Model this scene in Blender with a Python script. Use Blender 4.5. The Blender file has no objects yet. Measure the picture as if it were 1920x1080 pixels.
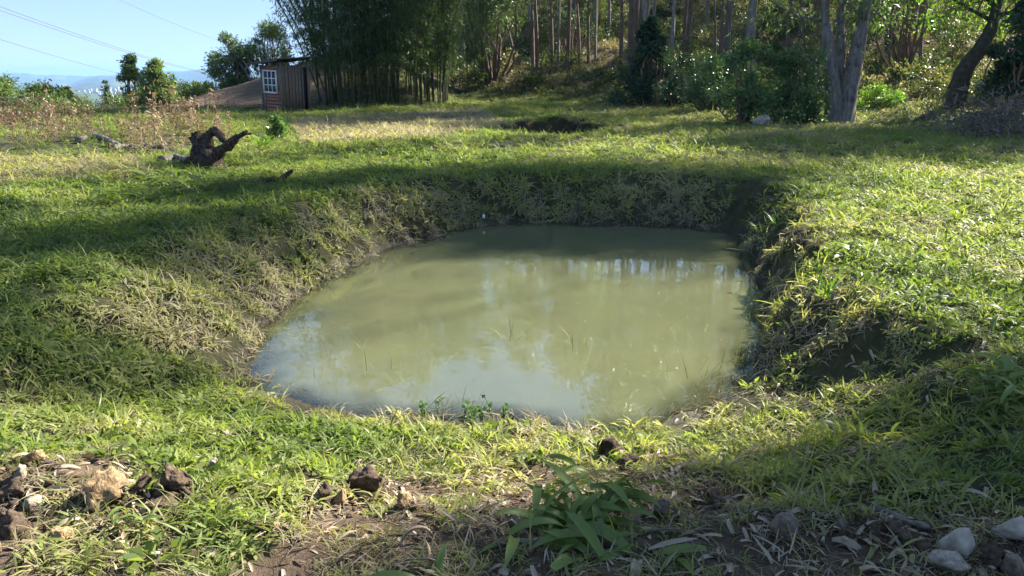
import bpy, bmesh, math, random
import numpy as np
from mathutils import Vector, Matrix, noise as mnoise

# ------------------------------------------------------------------ camera, sky, sun, exposure
SC = bpy.context.scene
COL = SC.collection
R = math.radians
PITCH, FPX, CAMZ = R(16.3), 1371.0, 1.6
SUN_AZ, SUN_EL = R(52), R(36)
cam = bpy.data.cameras.new('camera'); camo = bpy.data.objects.new('camera', cam); COL.objects.link(camo)
cam.sensor_width = 36; cam.lens = 36 * FPX / 1920; cam.clip_start = 0.05; cam.clip_end = 30000
camo.location = (0, 0, CAMZ); camo.rotation_euler = (R(90) - PITCH, 0, 0)
SC.camera = camo
W = bpy.data.worlds.new('World'); SC.world = W; W.use_nodes = True
sky = W.node_tree.nodes.new('ShaderNodeTexSky'); sky.sky_type = 'NISHITA'; sky.sun_disc = False
sky.sun_elevation = SUN_EL; sky.sun_rotation = SUN_AZ; sky.altitude = 300; sky.air_density = 0.6; sky.dust_density = 0.1; sky.ozone_density = 5
_n = W.node_tree; _g = _n.nodes.new('ShaderNodeGamma'); _g.inputs[1].default_value = .42      # gamma lifts the upper sky to put more fill into the shade
_m = _n.nodes.new('ShaderNodeMix'); _m.data_type = 'RGBA'; _m.blend_type = 'MULTIPLY'; _m.inputs[0].default_value = 1; _m.inputs[7].default_value = (.84, .99, 1.17, 1)
_n.links.new(sky.outputs[0], _g.inputs[0]); _n.links.new(_g.outputs[0], _m.inputs[6]); _n.links.new(_m.outputs[2], _n.nodes['Background'].inputs[0])
_n.nodes['Background'].inputs[1].default_value = 0.12
sl = bpy.data.lights.new('sun', 'SUN'); sl.energy = 5.0; sl.angle = R(0.53); sl.color = (1.0, 0.93, 0.80)
so = bpy.data.objects.new('sun', sl); COL.objects.link(so)
SV = np.array([math.sin(SUN_AZ) * math.cos(SUN_EL), math.cos(SUN_AZ) * math.cos(SUN_EL), math.sin(SUN_EL)])
so.rotation_euler = Vector(SV).to_track_quat('Z', 'Y').to_euler(); so.location = (30, 30, 60)
vs = SC.view_settings; vs.view_transform = 'Standard'; vs.look = 'None'; vs.exposure = 2.0; vs.gamma = 1; vs.use_curve_mapping = False
SC.cycles.max_bounces = 8; SC.cycles.diffuse_bounces = 5; SC.cycles.glossy_bounces = 2; SC.cycles.transmission_bounces = 4
SC.cycles.transparent_max_bounces = 8; SC.cycles.volume_bounces = 0; SC.cycles.caustics_reflective = False; SC.cycles.caustics_refractive = False
SC.cycles.use_denoising = True; SC.cycles.sample_clamp_indirect = 6; SC.cycles.adaptive_threshold = .02

rng = np.random.default_rng(7); random.seed(7)

# ------------------------------------------------------------------ helpers: projection and noise
CP, SP = math.cos(PITCH), math.sin(PITCH)
def project(x, y, z):
    vz = z - CAMZ
    d = np.maximum(y * CP - vz * SP, 1e-3)
    return 960 + FPX * x / d, 540 - FPX * (y * SP + vz * CP) / d, d
def ray(px, py):
    a = (px - 960) / FPX; b = -(py - 540) / FPX
    v = np.array([a, CP + b * SP, -SP + b * CP]); return v
def atz(px, py, z):
    v = ray(px, py); t = (z - CAMZ) / v[2]; return np.array([v[0] * t, v[1] * t, z])
def atd(px, py, dep):                       # a point at a given forward distance
    v = ray(px, py); return np.array([0, 0, CAMZ]) + v * dep
def sm(x, a, b):
    t = np.clip((x - a) / (b - a), 0, 1); return t * t * (3 - 2 * t)
def softplus(x, k): return np.where(x > 8 * k, x, k * np.log1p(np.exp(np.clip(x / k, -40, 8.1))))
def _h(i, j, s):
    n = (i.astype(np.int64) * 374761393 + j.astype(np.int64) * 668265263 + s * 1442695041) & 0x7fffffff
    n = ((n ^ (n >> 13)) * 1274126177) & 0x7fffffff
    return ((n ^ (n >> 16)) & 0xffff) / 65535.0
def vn(x, y, s=0):
    i = np.floor(x); j = np.floor(y); u = x - i; v = y - j
    u = u * u * (3 - 2 * u); v = v * v * (3 - 2 * v)
    a = _h(i, j, s); b = _h(i + 1, j, s); c = _h(i, j + 1, s); d = _h(i + 1, j + 1, s)
    return (a * (1 - u) + b * u) * (1 - v) + (c * (1 - u) + d * u) * v
def fbm(x, y, s=0, o=3):
    r = 0; a = 0.5
    for k in range(o):
        r = r + a * vn(x * 2 ** k + 17.3 * k, y * 2 ** k - 9.1 * k, s + k); a *= .5
    return r / (1 - .5 ** o)
def inpoly(px, py, poly):
    c = np.zeros(np.shape(px), bool); n = len(poly)
    for k in range(n):
        x1, y1 = poly[k]; x2, y2 = poly[(k + 1) % n]
        if y1 == y2: continue
        c ^= ((y1 > py) != (y2 > py)) & (px < (x2 - x1) * (py - y1) / (y2 - y1) + x1)
    return c

# ------------------------------------------------------------------ the lie of the land
ZW = -0.75
PPX = [(905, 421, 0.67), (1000, 417, 0.67), (1150, 418, 0.67), (1300, 425, 0.67), (1385, 442, 0.59), (1412, 490, 0.55), (1428, 560, 0.55), (1432, 640, 0.59),
       (1418, 700, 0.90), (1375, 745, 1.68), (1290, 785, 2.10), (1200, 802, 2.24), (1100, 802, 2.38), (1000, 796, 2.38), (900, 787, 2.38), (800, 776, 2.38),
       (700, 762, 2.38), (600, 746, 2.38), (520, 728, 2.38), (475, 705, 1.60), (458, 660, 1.11), (470, 620, 1.11), (520, 580, 1.04), (575, 545, 0.96),
       (640, 505, 0.89), (700, 475, 0.81), (780, 446, 0.74), (840, 431, 0.81)]
POND = [tuple(atz(a, b, ZW)[:2]) + (w,) for a, b, w in PPX]
def pond_sd(x, y):                              # negative inside; also the bank width of the nearest stretch
    best = np.full(np.shape(x), 1e9); w = np.zeros(np.shape(x)); n = len(POND)
    for k in range(n):
        ax, ay, aw = POND[k]; bx, by, bw = POND[(k + 1) % n]
        dx, dy = bx - ax, by - ay
        t = np.clip(((x - ax) * dx + (y - ay) * dy) / (dx * dx + dy * dy), 0, 1)
        d = np.hypot(x - ax - t * dx, y - ay - t * dy)
        m = d < best; best = np.where(m, d, best); w = np.where(m, aw + (bw - aw) * t, w)
    ins = inpoly(x, y, [(p[0], p[1]) for p in POND])
    return np.where(ins, -best, best), w
FOOT = [(-90, 120), (-30, 66), (-14, 55), (-4, 50), (4, 45), (10, 34), (17, 24), (26, 14), (40, 0), (70, -40)]
def foot_sd(x, y):
    best = np.full(np.shape(x), 1e9); sg = np.zeros(np.shape(x))
    for k in range(len(FOOT) - 1):
        ax, ay = FOOT[k]; bx, by = FOOT[k + 1]; dx, dy = bx - ax, by - ay
        t = np.clip(((x - ax) * dx + (y - ay) * dy) / (dx * dx + dy * dy), 0, 1)
        d = np.hypot(x - ax - t * dx, y - ay - t * dy)
        s = np.sign(-dy * 0 + (dx * (y - ay) - dy * (x - ax)))
        m = d < best; best = np.where(m, d, best); sg = np.where(m, s, sg)
    return best * sg
PIT = atz(1035, 236, 0)[:2]
def H(x, y, fine=True):
    x = np.asarray(x, float); y = np.asarray(y, float)
    near = sm(np.hypot(x, y - 8), 60, 30)
    z = (fbm(x * .22, y * .22, 3) - .5) * .22 * sm(np.hypot(x, y), 3, 12)
    sd = foot_sd(x, y)
    hh = 0.30 * softplus(sd, 2.0)
    z = z + 27 * (1 - np.exp(-hh / 27)) + (fbm(x * .25, y * .25, 9) - .5) * 1.1 * sm(sd, 0, 8) * sm(np.hypot(x, y), 400, 150)
    q = -.55 * x + .83 * y
    left = 1 - sm(x, -17, -7)
    mound = np.clip(.30 * (x + 20.6), -2.5, 3.2) * sm(y, 37, 46) * (1 - sm(x, -9, -3))
    z = z + mound + (fbm(x * 1.6, y * 1.6, 21) - .5) * .3 * sm(np.abs(mound), .05, .4)
    z = z - .30 * softplus(q - 46, 1.6) * left
    r = np.hypot(x, y - 20)
    z = z - sm(r, 170, 1500) * 320
    z = np.maximum(z, -296 + 8 * fbm(x * .002, y * .002, 5))
    # the pit behind the pond
    pr = np.hypot((x - PIT[0]) / 1.7, (y - PIT[1]) / 1.3)
    z = z - 1.1 * (1 - sm(pr, .85, 1.05)) + .22 * np.exp(-((y - PIT[1] - 1.7) / .5) ** 2) * np.exp(-((x - PIT[0]) / 1.7) ** 2) - .30 * np.exp(-((y - PIT[1] + 2.0) / 1.4) ** 2) * np.exp(-((x - PIT[0]) / 1.8) ** 2)
    if fine:
        bump = (fbm(x * 1.7, y * 1.7, 31) - .5) * .14 + (fbm(x * 6, y * 6, 41, 2) - .5) * .05
        px, py, _ = project(x, y, z)
        z = z + bump * near
    sdp, w = pond_sd(x, y)
    wob = sdp + (fbm(x * 1.5, y * 1.5, 55) - .5) * .42 + (fbm(x * 5, y * 5, 56, 2) - .5) * .2
    t = np.clip(wob / w, 0, 1); t = np.clip(t + .16 * np.sin(t * 3.14159) * (fbm(x * 2.2, y * 2.2, 57) - .2) * 2 * sm(w, 1.6, 1.2) - .10 * np.sin(t * 3.14159) * sm(w, 1.5, 2.0), 0, 1)
    bank = ZW + (z - ZW) * t
    bed = ZW - .95 * (1 - np.exp(-np.clip(-wob, 0, 9) / .9))
    return np.where(wob > w, z, np.where(wob > 0, bank, bed))
def G(px, py, lo=1.5, hi=160):                  # where a sight line meets the ground
    v = ray(px, py); t = np.exp(np.linspace(math.log(lo), math.log(hi), 900))
    x, y, z = v[0] * t, v[1] * t, CAMZ + v[2] * t
    d = z - H(x, y); k = np.argmax(d < 0)
    if d[k] >= 0: k = len(t) - 1
    return np.array([x[k], y[k], float(H(x[k], y[k]))])
def ground(x, y): return np.array([x, y, float(H(x, y))])
def normals(x, y, e=.12):
    a = (H(x + e, y) - H(x - e, y)) / (2 * e); b = (H(x, y + e) - H(x, y - e)) / (2 * e)
    n = np.stack([-a, -b, np.ones_like(a)], -1); return n / np.linalg.norm(n, axis=-1, keepdims=True)

# ------------------------------------------------------------------ helpers: materials
def new_mat(name):
    m = bpy.data.materials.new(name); m.use_nodes = True
    nt = m.node_tree; b = nt.nodes['Principled BSDF']; return m, nt, b
def nd(nt, kind, **kw):
    n = nt.nodes.new('ShaderNode' + kind)
    for k, v in kw.items():
        if k.startswith('i_'):
            key = k[2:]; key = int(key) if key.isdigit() else key.replace('_', ' ')
            n.inputs[key].default_value = v
        else: setattr(n, k, v)
    return n
def ramp(nt, src, stops):
    r = nt.nodes.new('ShaderNodeValToRGB'); e = r.color_ramp.elements
    while len(e) < len(stops): e.new(.5)
    for k, (p, c) in enumerate(stops): e[k].position = p; e[k].color = (*c, 1)
    nt.links.new(src, r.inputs[0]); return r.outputs[0]
def mixc(nt, f, a, b):
    m = nt.nodes.new('ShaderNodeMix'); m.data_type = 'RGBA'
    for s, v in ((m.inputs[0], f), (m.inputs[6], a), (m.inputs[7], b)):
        if isinstance(v, bpy.types.NodeSocket): nt.links.new(v, s)
        elif isinstance(v, (int, float)): s.default_value = v
        else: s.default_value = (*v, 1)
    return m.outputs[2]
def tnoise(nt, scale, detail=4, rough=.6, coord='Object', stretch=None):
    tc = nt.nodes.new('ShaderNodeTexCoord'); src = tc.outputs[coord]
    if stretch:
        mp = nt.nodes.new('ShaderNodeMapping'); mp.inputs['Scale'].default_value = stretch
        nt.links.new(src, mp.inputs[0]); src = mp.outputs[0]
    n = nd(nt, 'TexNoise', i_Scale=scale, i_Detail=detail, i_Roughness=rough); nt.links.new(src, n.inputs['Vector'])
    return n.outputs[0]
def bump(nt, b, h, dist, strength=1):
    bp = nd(nt, 'Bump', i_Distance=dist, i_Strength=strength); nt.links.new(h, bp.inputs['Height']); nt.links.new(bp.outputs[0], b.inputs['Normal'])
def m_solid(name, stops, scale=6, rough=.85, bd=.01, stretch=None, coord='Object', spec=.3, detail=6):
    m, nt, b = new_mat(name); n = tnoise(nt, scale, detail, .65, coord, stretch)
    nt.links.new(ramp(nt, n, stops), b.inputs['Base Color']); b.inputs['Roughness'].default_value = rough
    b.inputs['Specular IOR Level'].default_value = spec
    if bd: bump(nt, b, n, bd)
    return m
def m_leaf(name, stops, trans=.45, rough=.45, inst=False, spec=.35, tcol=(1.25, 1.35, .55)):
    """thin leaf: reflects and lets light through; colour from a per-leaf or per-tuft tint"""
    m, nt, b = new_mat(name)
    if inst:
        at = nd(nt, 'Attribute', attribute_type='INSTANCER', attribute_name='tint')
        ge = nd(nt, 'NewGeometry')
        ad = nd(nt, 'Math', operation='MULTIPLY_ADD'); nt.links.new(ge.outputs['Random Per Island'], ad.inputs[0]); ad.inputs[1].default_value = .34
        s2 = nd(nt, 'Math', operation='SUBTRACT'); nt.links.new(at.outputs['Fac'], s2.inputs[0]); s2.inputs[1].default_value = .17
        nt.links.new(s2.outputs[0], ad.inputs[2]); f = ad.outputs[0]
    else:
        ge = nd(nt, 'NewGeometry'); oi = nd(nt, 'ObjectInfo')
        ad = nd(nt, 'Math', operation='MULTIPLY_ADD'); nt.links.new(ge.outputs['Random Per Island'], ad.inputs[0]); ad.inputs[1].default_value = .7
        mu = nd(nt, 'Math', operation='MULTIPLY'); nt.links.new(oi.outputs['Random'], mu.inputs[0]); mu.inputs[1].default_value = .3
        nt.links.new(mu.outputs[0], ad.inputs[2]); f = ad.outputs[0]
    c = ramp(nt, f, stops); nt.links.new(c, b.inputs['Base Color'])
    b.inputs['Roughness'].default_value = rough; b.inputs['Specular IOR Level'].default_value = spec
    tr = nd(nt, 'BsdfTranslucent'); mm = nd(nt, 'Mix', data_type='RGBA', blend_type='MULTIPLY', i_0=1.0); nt.links.new(c, mm.inputs[6]); mm.inputs[7].default_value = (*tcol, 1)
    nt.links.new(mm.outputs[2], tr.inputs[0])
    ms = nd(nt, 'MixShader', i_0=trans); nt.links.new(b.outputs[0], ms.inputs[1]); nt.links.new(tr.outputs[0], ms.inputs[2])
    nt.links.new(ms.outputs[0], nt.nodes['Material Output'].inputs[0]); return m

M = {}
GREEN = [(0, (.07, .11, .036)), (.25, (.155, .21, .062)), (.5, (.265, .295, .10)), (.72, (.36, .335, .18)), (1, (.43, .37, .27))]
M['grass'] = m_leaf('grass_blade', GREEN, .5, .48, True, .2)
M['dry'] = m_leaf('dry_grass', [(0, (.12, .115, .055)), (.4, (.22, .185, .115)), (1, (.40, .335, .25))], .25, .6, True, .25, (1.05, 1.0, .75))
M['litter'] = m_leaf('dead_leaf', [(0, (.12, .075, .045)), (.35, (.25, .175, .115)), (.7, (.37, .31, .235)), (1, (.38, .25, .165))], .12, .42, True, .5, (1, .8, .5))
M['weed'] = m_leaf('dry_weed', [(0, (.12, .16, .05)), (.25, (.16, .14, .07)), (.5, (.185, .125, .08)), (.75, (.27, .205, .135)), (1, (.42, .36, .26))], .3, .7, True, .2, (1.1, .9, .6))
M['under'] = m_leaf('undergrowth', [(0, (.022, .045, .016)), (.3, (.06, .095, .03)), (.5, (.13, .145, .055)), (.7, (.24, .19, .12)), (1, (.42, .35, .26))], .4, .45, True, .4)
M['euc'] = m_leaf('eucalyptus_leaf', [(0, (0.051, 0.093, 0.034)), (.5, (0.093, 0.153, 0.051)), (1, (0.153, 0.204, 0.076))], .4, .4)
M['bamboo_leaf'] = m_leaf('bamboo_leaf', [(0, (0.035, 0.072, 0.019)), (.5, (0.064, 0.120, 0.032)), (.9, (0.112, 0.160, 0.048)), (1, (0.256, 0.224, 0.096))], .35, .45)
M['bush_leaf'] = m_leaf('bush_leaf', [(0, (.05, .105, .04)), (.6, (.10, .18, .065)), (1, (.19, .27, .11))], .35, .3, spec=.6)
M['dark_leaf'] = m_leaf('dark_bush_leaf', [(0, (0.027, 0.063, 0.032)), (1, (0.063, 0.117, 0.054))], .3, .35)
M['young_leaf'] = m_leaf('young_tree_leaf', [(0, (0.070, 0.119, 0.049)), (.6, (0.119, 0.182, 0.063)), (1, (0.196, 0.238, 0.084))], .4, .4)
M['plant_leaf'] = m_leaf('broad_plant_leaf', [(0, (.10, .145, .04)), (.5, (.145, .205, .055)), (.85, (.20, .26, .07)), (.94, (.34, .32, .10)), (1, (.38, .26, .12))], .4, .42, spec=.3, tcol=(1.3, 1.35, .4))
M['bright_leaf'] = m_leaf('bright_weed_leaf', [(0, (0.078, 0.169, 0.026)), (1, (0.169, 0.286, 0.039))], .45, .4)

# ------------------------------------------------------------------ helpers: meshes
def mesh(name, V, quads=None, tris=None, mat=None, smooth=False, attrs=None):
    me = bpy.data.meshes.new(name); V = np.asarray(V, np.float32)
    qs = np.asarray(quads if quads is not None and len(quads) else np.zeros((0, 4)), np.int32); ts = np.asarray(tris if tris is not None and len(tris) else np.zeros((0, 3)), np.int32)
    me.vertices.add(len(V)); me.vertices.foreach_set('co', V.ravel())
    nl = qs.size + ts.size; me.loops.add(nl); me.loops.foreach_set('vertex_index', np.concatenate([qs.ravel(), ts.ravel()]))
    npoly = len(qs) + len(ts); me.polygons.add(npoly)
    st = np.concatenate([np.arange(len(qs)) * 4, len(qs) * 4 + np.arange(len(ts)) * 3]).astype(np.int32)
    me.polygons.foreach_set('loop_start', st)
    me.update(calc_edges=True)
    if smooth: me.polygons.foreach_set('use_smooth', np.ones(npoly, bool))
    for k, v in (attrs or {}).items():
        a = me.attributes.new(k, 'FLOAT', 'POINT'); a.data.foreach_set('value', np.asarray(v, np.float32))
    if mat: me.materials.append(mat)
    me.validate(); return me
def link(name, me, parent=None, loc=None):
    o = bpy.data.objects.new(name, me); COL.objects.link(o)
    if parent: o.parent = parent
    if loc is not None: o.location = loc
    return o
def tag(o, label=None, cat=None, group=None, kind=None):
    if label: o['label'] = label
    if cat: o['category'] = cat
    if group: o['group'] = group
    if kind: o['kind'] = kind
    return o
def thing(name, loc, label, cat, group=None, rz=0):
    o = bpy.data.objects.new(name, None); COL.objects.link(o); o.location = loc; o.rotation_euler = (0, 0, rz); o.empty_display_size = .2
    return tag(o, label, cat, group)
class MB:
    """collects vertices and faces"""
    def __init__(s): s.v = []; s.q = []; s.t = []; s.n = 0
    def add(s, V, q=(), t=()):
        V = np.asarray(V, float); 
        if len(q): s.q.append(np.asarray(q, int) + s.n)
        if len(t): s.t.append(np.asarray(t, int) + s.n)
        s.v.append(V); s.n += len(V); return s
    def arr(s): return (np.concatenate(s.v), np.concatenate(s.q) if s.q else None, np.concatenate(s.t) if s.t else None)
    def mesh(s, name, mat, smooth=False):
        V, q, t = s.arr(); return mesh(name, V, q, t, mat, smooth)
    def rough(s, amp, freq, seed=0):
        for V in s.v:
            for k in range(len(V)): V[k] += np.array(mnoise.noise_vector(Vector(V[k] * freq + seed))) * amp + np.array(mnoise.noise_vector(Vector(V[k] * freq * 3.3 + seed))) * amp * .45
        return s
    def box(s, lo, hi, rot=None, at=(0, 0, 0)):
        (a, b, c), (d, e, f) = lo, hi
        V = np.array([(a, b, c), (d, b, c), (d, e, c), (a, e, c), (a, b, f), (d, b, f), (d, e, f), (a, e, f)], float)
        if rot is not None: V = V @ np.array(rot).T
        return s.add(V + np.array(at), [(0, 3, 2, 1), (4, 5, 6, 7), (0, 1, 5, 4), (1, 2, 6, 5), (2, 3, 7, 6), (3, 0, 4, 7)])
    def tube(s, pts, rad, n=8, rough=0, seed=0, cap=True):
        P = np.asarray(pts, float); k = len(P); rad = np.broadcast_to(np.asarray(rad, float), (k,))
        T = np.gradient(P, axis=0); T /= np.linalg.norm(T, axis=1, keepdims=True) + 1e-9
        u = np.cross(T[0], [0.3, .9, .1]); u /= np.linalg.norm(u)
        V = []; a = np.linspace(0, 2 * math.pi, n, endpoint=False); rr = np.random.default_rng(seed)
        for i in range(k):
            u = u - T[i] * (u @ T[i]); u /= np.linalg.norm(u); w = np.cross(T[i], u)
            r = rad[i] * (1 + (rough * (rr.random(n) - .5) * 2 if rough else 0))
            V.append(P[i] + np.cos(a)[:, None] * u * np.reshape(r, (-1, 1)) + np.sin(a)[:, None] * w * np.reshape(r, (-1, 1)))
        V = np.concatenate(V); i, j = np.meshgrid(np.arange(k - 1), np.arange(n), indexing='ij'); i = i.ravel(); j = j.ravel()
        q = np.stack([i * n + j, i * n + (j + 1) % n, (i + 1) * n + (j + 1) % n, (i + 1) * n + j], 1)
        t = []
        if cap:
            V = np.concatenate([V, P[:1], P[-1:]]); c0, c1 = k * n, k * n + 1
            t = [(c0, (m + 1) % n, m) for m in range(n)] + [(c1, (k - 1) * n + m, (k - 1) * n + (m + 1) % n) for m in range(n)]
        return s.add(V, q, t)
def curve(pts, n):                               # smooth curve through points
    P = np.asarray(pts, float); k = len(P); t = np.linspace(0, k - 1, n); out = []
    for u in t:
        i = min(int(u), k - 2); f = u - i
        p0, p1, p2, p3 = P[max(i - 1, 0)], P[i], P[i + 1], P[min(i + 2, k - 1)]
        out.append(.5 * (2 * p1 + (p2 - p0) * f + (2 * p0 - 5 * p1 + 4 * p2 - p3) * f * f + (3 * p1 - p0 - 3 * p2 + p3) * f ** 3))
    return np.array(out)
def unit(v): return v / (np.linalg.norm(v, axis=-1, keepdims=True) + 1e-9)
def diamonds(C, D, L, Wd, rg, fold=.12):
    """pointed leaves: one bent quad each"""
    n = len(C); D = unit(D); S = unit(np.cross(D, rg.normal(size=(n, 3)))); N = np.cross(D, S)
    L = np.broadcast_to(L, (n,))[:, None]; Wd = np.broadcast_to(Wd, (n,))[:, None]
    mid = C + D * L * .42 + N * L * fold
    V = np.stack([C, mid - S * Wd / 2, C + D * L, mid + S * Wd / 2], 1).reshape(-1, 3)
    return V, np.arange(n * 4).reshape(n, 4)
def blades(B, A, L, Wd, el, droop, segs=3, fold=0, tipw=0.0, twist=None):
    """grass blades: base points B, azimuth A, start elevation el, bending over by droop radians"""
    n = len(B); t = np.linspace(0, 1, segs + 1); pos = B.copy(); V = []
    wprof = np.interp(t, [0, .35, .7, 1], [.55, 1, .8, tipw])
    tw = np.zeros(n) if twist is None else twist
    for k in range(segs + 1):
        e = el - droop * t[k]
        d = np.stack([np.cos(A) * np.cos(e), np.sin(A) * np.cos(e), np.sin(e)], 1)
        if k: pos = pos + d * (L / segs)[:, None]
        sd = np.stack([-np.sin(A + tw * t[k]), np.cos(A + tw * t[k]), 0 * A], 1)
        up = np.cross(d, sd)
        sv = sd * np.cos(tw * t[k])[:, None] + up * np.sin(tw * t[k])[:, None]
        w = (Wd * wprof[k] / 2)[:, None]
        if fold: V += [pos - sv * w + up * w * fold, pos.copy(), pos + sv * w + up * w * fold]
        else: V += [pos - sv * w, pos + sv * w]
    m = 3 if fold else 2
    V = np.stack(V, 1).reshape(-1, 3); per = m * (segs + 1); q = []
    for k in range(segs):
        for c in range(m - 1): q.append((k * m + c, k * m + c + 1, (k + 1) * m + c + 1, (k + 1) * m + c))
    q = (np.arange(n)[:, None, None] * per + np.array(q)[None]).reshape(-1, 4)
    return V, q

# ------------------------------------------------------------------ ground sheet
def axis(lo_far, lo, hi, hi_far, step, g=1.045):
    a = list(np.arange(lo, hi, step)); s = step; x = a[-1]
    while x < hi_far: s *= g; x += s; a.append(x)
    s = step; x = a[0]; b = []
    while x > lo_far: s *= g; x -= s; b.append(x)
    return np.array(b[::-1] + a)
gx = axis(-9000, -5.5, 6, 9000, .07); gy = axis(-9000, 1.6, 13.5, 9000, .07)
X, Y = np.meshgrid(gx, gy); Z = H(X, Y)
PXg, PYg, DPg = project(X, Y, Z)
def soilmask(x, y, px, py):
    """bare earth: 0..1, shapes of the dug and trodden places"""
    n = fbm(x * 1.1, y * 1.1, 71); n2 = fbm(x * 3.5, y * 3.5, 72)
    edge = np.interp(px, [-400, 0, 150, 300, 380, 500, 570, 700, 1000, 1250, 1500, 1750, 2300], [860, 860, 865, 910, 1010, 1010, 910, 855, 830, 855, 930, 985, 1010])
    f = sm(py - edge + (n - .5) * 190 + (n2 - .5) * 60, -40, 60) * (y > 0.2)
    f = np.where(y <= .2, .6, f); f = f * np.where(inpoly(px, py, [(70, 985), (330, 962), (430, 1090), (60, 1090)]), .35, 1)
    strip = sm(y, 36.5, 39) * sm(x, -8, -11) * (q_(x, y) < 60)
    return np.clip(np.maximum(f, strip), 0, 1)
def q_(x, y): return -.55 * x + .83 * y
SOIL = soilmask(X, Y, PXg, PYg)
SD = foot_sd(X, Y)
LIT = np.maximum(sm(SD + (fbm(X * .3, Y * .3, 81) - .5) * 6, -5, 2), sm(Y + 3 * fbm(X * .3, Y * .4, 83), 24, 34) * sm(X, 3, -2) * .8) * (X > -60)
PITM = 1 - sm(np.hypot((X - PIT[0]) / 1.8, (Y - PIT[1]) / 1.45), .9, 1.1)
FAR = sm(np.hypot(X, Y), 250, 500)
SDP, _w = pond_sd(X, Y)
MUD = (1 - sm(np.abs(Z - ZW + .03), .03, .12)) * (SDP < 2)
ny, nx = X.shape
ii = (np.arange(ny - 1)[:, None] * nx + np.arange(nx - 1)[None]).ravel()
quads = np.stack([ii, ii + 1, ii + nx + 1, ii + nx], 1)
m, nt, b = new_mat('ground_earth'); M['ground'] = m
def att(nt, n): return nd(nt, 'Attribute', attribute_name=n).outputs['Fac']
n1 = tnoise(nt, 7, 8, .7); n2 = tnoise(nt, 60, 5, .7); n3 = tnoise(nt, .9, 4, .6); n4 = tnoise(nt, .012, 6, .65)
soil = ramp(nt, n1, [(.25, (.040, .026, .017)), (.48, (.10, .068, .046)), (.7, (.19, .135, .093)), (1, (.28, .21, .15))])
fleck = ramp(nt, n2, [(.55, (0, 0, 0)), (.75, (1, 1, 1))])
soil = mixc(nt, fleck, soil, (.17, .125, .085))
thatch = ramp(nt, n1, [(.3, (.025, .023, .010)), (.55, (.055, .055, .022)), (.8, (.13, .11, .055))])
lit = ramp(nt, n1, [(.25, (.03, .021, .013)), (.5, (.085, .06, .04)), (.8, (.20, .15, .10))])
c = mixc(nt, att(nt, 'litter'), thatch, lit)
c = mixc(nt, att(nt, 'soil'), c, soil)
c = mixc(nt, att(nt, 'mud'), c, ramp(nt, n1, [(.3, (.022, .017, .011)), (.7, (.07, .055, .038))]))
c = mixc(nt, att(nt, 'pit'), c, (.018, .011, .007))  # shade of the hole put into the colour as near-black
c = mixc(nt, att(nt, 'far'), c, ramp(nt, n4, [(.35, (.03, .055, .025)), (.55, (.06, .085, .035)), (.7, (.13, .13, .06))]))
nt.links.new(c, b.inputs['Base Color']); b.inputs['Specular IOR Level'].default_value = .3; rgh = nd(nt, 'MapRange', i_1=.0, i_2=1., i_3=.95, i_4=.42); nt.links.new(att(nt, 'mud'), rgh.inputs[0]); nt.links.new(rgh.outputs[0], b.inputs['Roughness'])
bsum = nd(nt, 'Math', operation='MULTIPLY_ADD', i_1=.35); nt.links.new(n2, bsum.inputs[0]); nt.links.new(n1, bsum.inputs[2]); bump(nt, b, bsum.outputs[0], .05)
gm = mesh('ground', np.stack([X, Y, Z], -1).reshape(-1, 3), quads, None, m, True, {'soil': SOIL.ravel(), 'litter': LIT.ravel(), 'pit': PITM.ravel(), 'far': FAR.ravel(), 'mud': MUD.ravel()})
tag(link('ground', gm), 'grassy clearing sloping into a pond hollow and a wooded hillside', None, None, 'structure')

# ------------------------------------------------------------------ water
st = .09
wx = np.arange(min(p[0] for p in POND) - .6, max(p[0] for p in POND) + .6, st); wy = np.arange(min(p[1] for p in POND) - .6, max(p[1] for p in POND) + .6, st)
WX, WY = np.meshgrid(wx, wy); HB = H(WX, WY); dep = ZW - HB
sdw, _ = pond_sd(WX, WY); ok = (dep > -.06) & (sdw < .5)
cell = ok[:-1, :-1] | ok[1:, :-1] | ok[:-1, 1:] | ok[1:, 1:]
idx = -np.ones(WX.shape, int); need = np.zeros(WX.shape, bool)
cy, cx = np.nonzero(cell)
for a, c_ in ((0, 0), (1, 0), (0, 1), (1, 1)): need[cy + a, cx + c_] = True
idx[need] = np.arange(need.sum()); nwv = need.sum()
top = np.stack([WX[need], WY[need], np.full(nwv, ZW)], 1); bot = top.copy(); bot[:, 2] -= .55
qt = np.stack([idx[cy, cx], idx[cy, cx + 1], idx[cy + 1, cx + 1], idx[cy + 1, cx]], 1); qb = qt[:, ::-1] + nwv
E_ = np.concatenate([qt[:, [0, 1]], qt[:, [1, 2]], qt[:, [2, 3]], qt[:, [3, 0]]])
key = {}
for a, c_ in E_: key[(a, c_)] = 1
side = [(c_, a, a + nwv, c_ + nwv) for a, c_ in E_ if (c_, a) not in key]
m, nt, b = new_mat('murky_water')
d1 = tnoise(nt, 1.1, 3, .5); 
b.inputs['Base Color'].default_value = (.36, .36, .15, 1)
nt.links.new(ramp(nt, d1, [(.3, (.115, .125, .07)), (.7, (.145, .15, .08))]), b.inputs['Base Color'])
b.inputs['Roughness'].default_value = .0; b.inputs['IOR'].default_value = 2.25; b.inputs['Specular IOR Level'].default_value = .6
b.inputs['Subsurface Weight'].default_value = 1.0; b.inputs['Subsurface Radius'].default_value = (1.0, 1.0, .6); b.inputs['Subsurface Scale'].default_value = .16
w1 = nd(nt, 'TexNoise', i_Scale=2.2, i_Detail=3); tc = nd(nt, 'TexCoord'); nt.links.new(tc.outputs['Object'], w1.inputs['Vector']); bump(nt, b, w1.outputs[0], .006, .4)
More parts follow.
